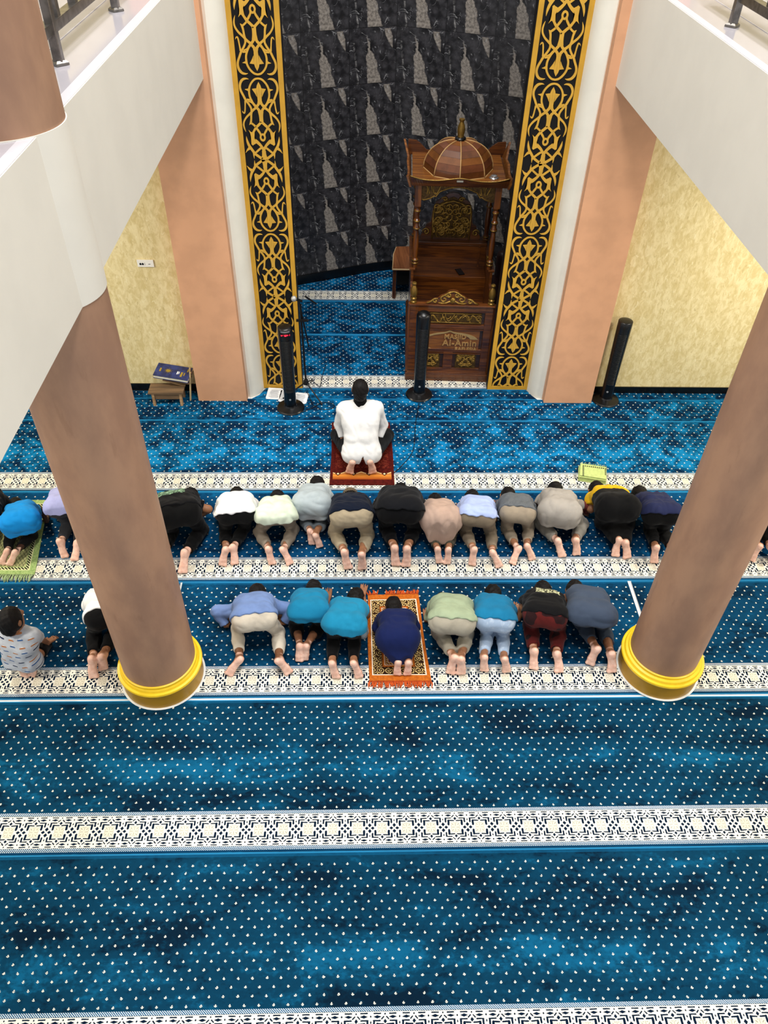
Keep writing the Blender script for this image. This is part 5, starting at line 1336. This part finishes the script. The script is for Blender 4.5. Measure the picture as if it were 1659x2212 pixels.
person('large person all in black bowing directly behind the red rug', 1.02, [(855, 1224), (877, 1226)], [(852, 1181), (880, 1183)], pe=(863, 1101), sh=(864, 1064), knees=((833, 1158), (896, 1160)), shirt='111216', pants='09090b', hem=(863,1108), drape=0.5, b=1.12, group=GA, seed=19, hfwd=-0.1, tl=0.39, pback=0.14, shoulder=1.1, elbows=((818, 1092, 0.14), (912, 1092, 0.14)))
person('child in dusty pink robe with narrow tail over patterned dark trousers', 0.8, [(950, 1218), (966, 1220)], [(945, 1184), (970, 1185)], pe=(953, 1122), sh=(947, 1088), head=(940, 1078), knees=((930, 1166), (976, 1166)), shirt='b79c8c', pants='4a463a', pkind='check', drape=0.9, flare=0.02, robe=(952, 1176, 0.09), group=GA, seed=20, hfwd=0.03, tl=0.39)
person('person in pale blue shirt and taupe trousers in the front row', 0.86, [(1019, 1223), (1080, 1227)], [(1026, 1184), (1061, 1190)], pe=(1031, 1116), sh=(1030, 1082), head=(1019, 1070), knees=((1004, 1160), (1060, 1163)), shirt='a9b9e4', pants='7f715f', hem=(1033,1118), drape=0.9, group=GA, seed=21, hfwd=0.02, pback=0.13, pend=0.8)
person('child in dark grey T-shirt with black undersleeves and khaki trousers', 0.83, [(1106, 1220), (1151, 1211)], [(1125, 1181), (1137, 1177)], pe=(1118, 1108), sh=(1113, 1080), head=(1097, 1066), knees=((1094, 1155), (1142, 1152)), shirt='5c6064', skind='heather', pants='978a78', hem=(1118,1096), drape=0.4, sleeve='short', undersleeve='0d0d0f', elbows=((1074, 1093, 0.14), (1160, 1098, 0.14)), pend=0.78, group=GA, seed=22, hfwd=0.04, pback=0.13)
person('person in beige long shirt with maroon cuffs bowing low in the front row', 0.92, [(1215, 1205), (1246, 1201)], [(1204, 1165), (1245, 1165)], pe=(1209, 1117), sh=(1202, 1082), head=(1198, 1060), knees=((1163, 1152), (1257, 1146)), shirt='a09a92', pants='8f8a80', hem=(1210,1141), drape=0.5, b=1.0, sleeve='short', undersleeve='6a2f2c', elbows=((1162, 1098, 0.14), (1270, 1093, 0.14)), hands=(None, (1266, 1111, 0.03)), group=GA, seed=23, hfwd=0.05, pback=0.19, pw=1.1)
person('person in yellow T-shirt with black sarong pulled up over the back', 0.94, [(1329, 1204), (1356, 1208)], [(1339, 1164), (1353, 1170)], pe=(1333, 1108), sh=(1310, 1073), head=(1288, 1058), knees=((1302, 1158), (1352, 1160)), shirt='e2b31a', pants='0b0b0c', hem=-0.22, sleeve='short', legs='sarong', pend=0.95, elbows=((1276, 1100, 0.14), None), hands=((1264, 1104, 0.03), None), group=GA, seed=24, pback=0.15, b=1.0, hair=True)
person('person in navy T-shirt and black trousers partly behind the right column', 0.92, [(1452, 1220), (1413, 1218)][::-1], [(1421, 1181), (1455, 1184)], pe=(1428, 1122), sh=(1400, 1085), head=(1381, 1068), shirt='22284a', pants='0a0a0b', hem=(1424,1112), drape=0.6, sleeve='short', group=GA, seed=25, hfwd=0.03, pback=0.14)
person('person in black at the right picture edge beyond the right column', 0.95, [(1620, 1212), (1672, 1216)], [(1643, 1179), (1668, 1178)], pe=(1692, 1115), sh=(1690, 1078), shirt='0b0b0c', pants='09090a', group=GA, seed=26)
# rear row
person('small child in grey T-shirt printed with little cars sitting back on bare feet', 0.74, [(52, 1464), (66, 1462)], [(40, 1443), (72, 1440)], pe=(50, 1425), sh=(40, 1368), head=(25, 1339), zp=0.235, zs=0.62, zh=0.62, knees=((35, 1395), (98, 1393)), elbows=((2, 1390, 0.28), (85, 1378, 0.26)), hands=((10, 1400, 0.14), (103, 1388, 0.10)),
       shirt='c3c7cd', skind='cars', pants='0b0b0c', sleeve='short', hem=0.04, sit=dict(fwd=(0.22, 1.0), crown=(0, 0.12, 1), face=(0.35, 1, -0.3), hand=((0.2, 1, -0.3), (0.3, 0.8, -0.4))), seed=31, hs=1.16, pend=0.5, group=None)
person('person in white T-shirt and black trousers mostly hidden behind the left column', 0.92, [(203, 1467), (224, 1449)], [(197, 1420), (219, 1418)], pe=(234, 1330), sh=(232, 1288), knees=((203, 1385), (252, 1385)), elbows=((193, 1290, 0.16), None), shirt='eceded', pants='0b0b0d', sleeve='short', hem=(222,1312), group=GB, seed=32)
person('person in steel blue shirt with spread elbows and cream trousers', 0.9, [(492, 1461), (627, 1457)], [(523, 1423), (597, 1428)], pe=(549, 1337), sh=(550, 1300), head=(557, 1270), knees=((513, 1389), (602, 1391)), elbows=((470, 1321, 0.16), (634, 1315, 0.16)), hands=((489, 1352, 0.05), (612, 1347, 0.05)), shirt='7088b8', pants='cdc2b0', hem=(549,1327), drape=0.5, pend=0.74, skin='7d5236', group=GB, seed=33, tl=0.37, pback=0.15, pw=0.95, shoulder=1.1)
person('child in teal shirt and black shorts with bare calves', 0.78, [(646, 1431), (658, 1428)], [(647, 1393), (662, 1395)], pe=(667, 1341), sh=(670, 1297), head=(678, 1268), knees=((639, 1381), (691, 1384)), elbows=(None, (704, 1310, 0.15)), hands=(None, (710, 1292, 0.03)), shirt='1879a0', pants='0b0b0d', legs='shorts', hem=(668,1343), drape=0.3, skin='8a5c40', group=GB, seed=34, tl=0.38)
person('child in teal shirt and long black trousers next to the orange rug', 0.84, [(726, 1467), (777, 1466)], [(715, 1432), (761, 1432)], pe=(744, 1368), sh=(757, 1320), head=(768, 1290), knees=((722, 1408), (766, 1410)), elbows=((733, 1325, 0.14), (791, 1328, 0.15)), hands=(None, (784, 1285, 0.03)), shirt='1b80a6', pants='0b0b0d', hem=(742,1365), drape=0.4, group=GB, seed=35, pback=0.13)
person('child in navy robe curled up on the orange prayer rug', 0.76, [(858, 1460), (880, 1460)], [(861, 1430), (883, 1431)], pe=(860, 1392), sh=(856, 1340), head=(850, 1314), knees=((829, 1408), (892, 1402)), shirt='111c48', pants='111c48', zp=0.36, pback=0.17, robe=(868, 1437, 0.045), flare=0.0, drape=0.15, b=1.0, pend=0.5, wr=0.5, group=GB, seed=36, fz=0.010, tl=0.4)
person('person in sage green sweater and beige trousers bowing right of the orange rug', 0.91, [(972, 1458), (996, 1459)], [(983, 1419), (997, 1424)], pe=(977, 1345), sh=(974, 1301), head=(955, 1285), knees=((947, 1390), (1008, 1391)), shirt='97a588', pants='a39c8c', hem=(977,1337), drape=0.3, b=1.04, group=GB, seed=37, hfwd=-0.1, tl=0.38, pback=0.16, elbows=((938, 1310, 0.18), (1016, 1312, 0.18)), pw=1.08)
person('child in teal shirt and pale jeans with right arm stretched out', 0.85, [(1046, 1452), (1095, 1454)], [(1047, 1420), (1090, 1424)], pe=(1068, 1345), sh=(1063, 1300), head=(1064, 1277), knees=((1053, 1390), (1086, 1391)), elbows=((1026, 1312, 0.16), (1102, 1318, 0.15)), hands=(None, (1112, 1325, 0.03)), shirt='17719a', pants='9db0c8', pkind='denim', hem=(1070,1338), drape=0.4, group=GB, seed=38, tl=0.39)
person('person in black T-shirt with cream back print and patched maroon trousers', 0.9, [(1152, 1448), (1208, 1455)], [(1156, 1404), (1204, 1410)], pe=(1177, 1340), sh=(1173, 1296), knees=((1146, 1388), (1206, 1390)), elbows=((1130, 1313, 0.15), (1224, 1318, 0.15)), hands=((1118, 1338, 0.03), (1220, 1338, 0.03)), shirt='0e0e10', pants='581c1a', pkind='maroon', sleeve='short', hem=(1177,1326), drape=0.3, b=1.0, pw=1.15, skin='a5714f', print_=(_print('cream_print', 'c9c9a0', '2c2c20', 34), 0.66, 0.01, 0.115, 0.085), group=GB, seed=39, hfwd=-0.12, tl=0.38, pback=0.17)
person('person in slate blue robe and trousers bowing beside the right column', 0.94, [(1273, 1438), (1322, 1455)], [(1294, 1402), (1323, 1411)], pe=(1277, 1342), sh=(1262, 1294), head=(1241, 1270), knees=((1254, 1386), (1303, 1388)), elbows=((1221, 1322, 0.16), None), shirt='3f4a5c', pants='3a4453', hem=(1276,1345), drape=0.5, flare=0.02, b=0.98, pend=0.72, skin='7a5038', group=GB, seed=40, hfwd=-0.05, tl=0.4, pback=0.18)
# plastic bag by the child on the rug's edge
def bagm():
    g = G('clear_plastic_bag', 0.15, spec=0.5); g.color(lin('cfdde2')); g.b.inputs['Alpha'].default_value = 0.42; g.bump(g.noise(s=40, d=4), 0.6, 0.01); return g.m
bc = U(783, 1360, 0.08)
Sb = Shape().el(bc, ((1, 0, 0), (0, 1, 0), (0, 0, 1)), (0.050, 0.075, 0.085), 0.02).ball(bc+np.array([0.0, 0.05, 0.05]), 0.035, 0.03)
Pm, Qm = Sb.mesh(0.008, None, (0.010, 40, 5)); bo = np.array([bc[0], bc[1], 0.0])
bg_ = np_mesh('plastic_bag', Pm-bo, Qm, bagm(), None, bo); tag(bg_, 'crumpled clear plastic bag between the child in teal and the orange rug', 'plastic bag')
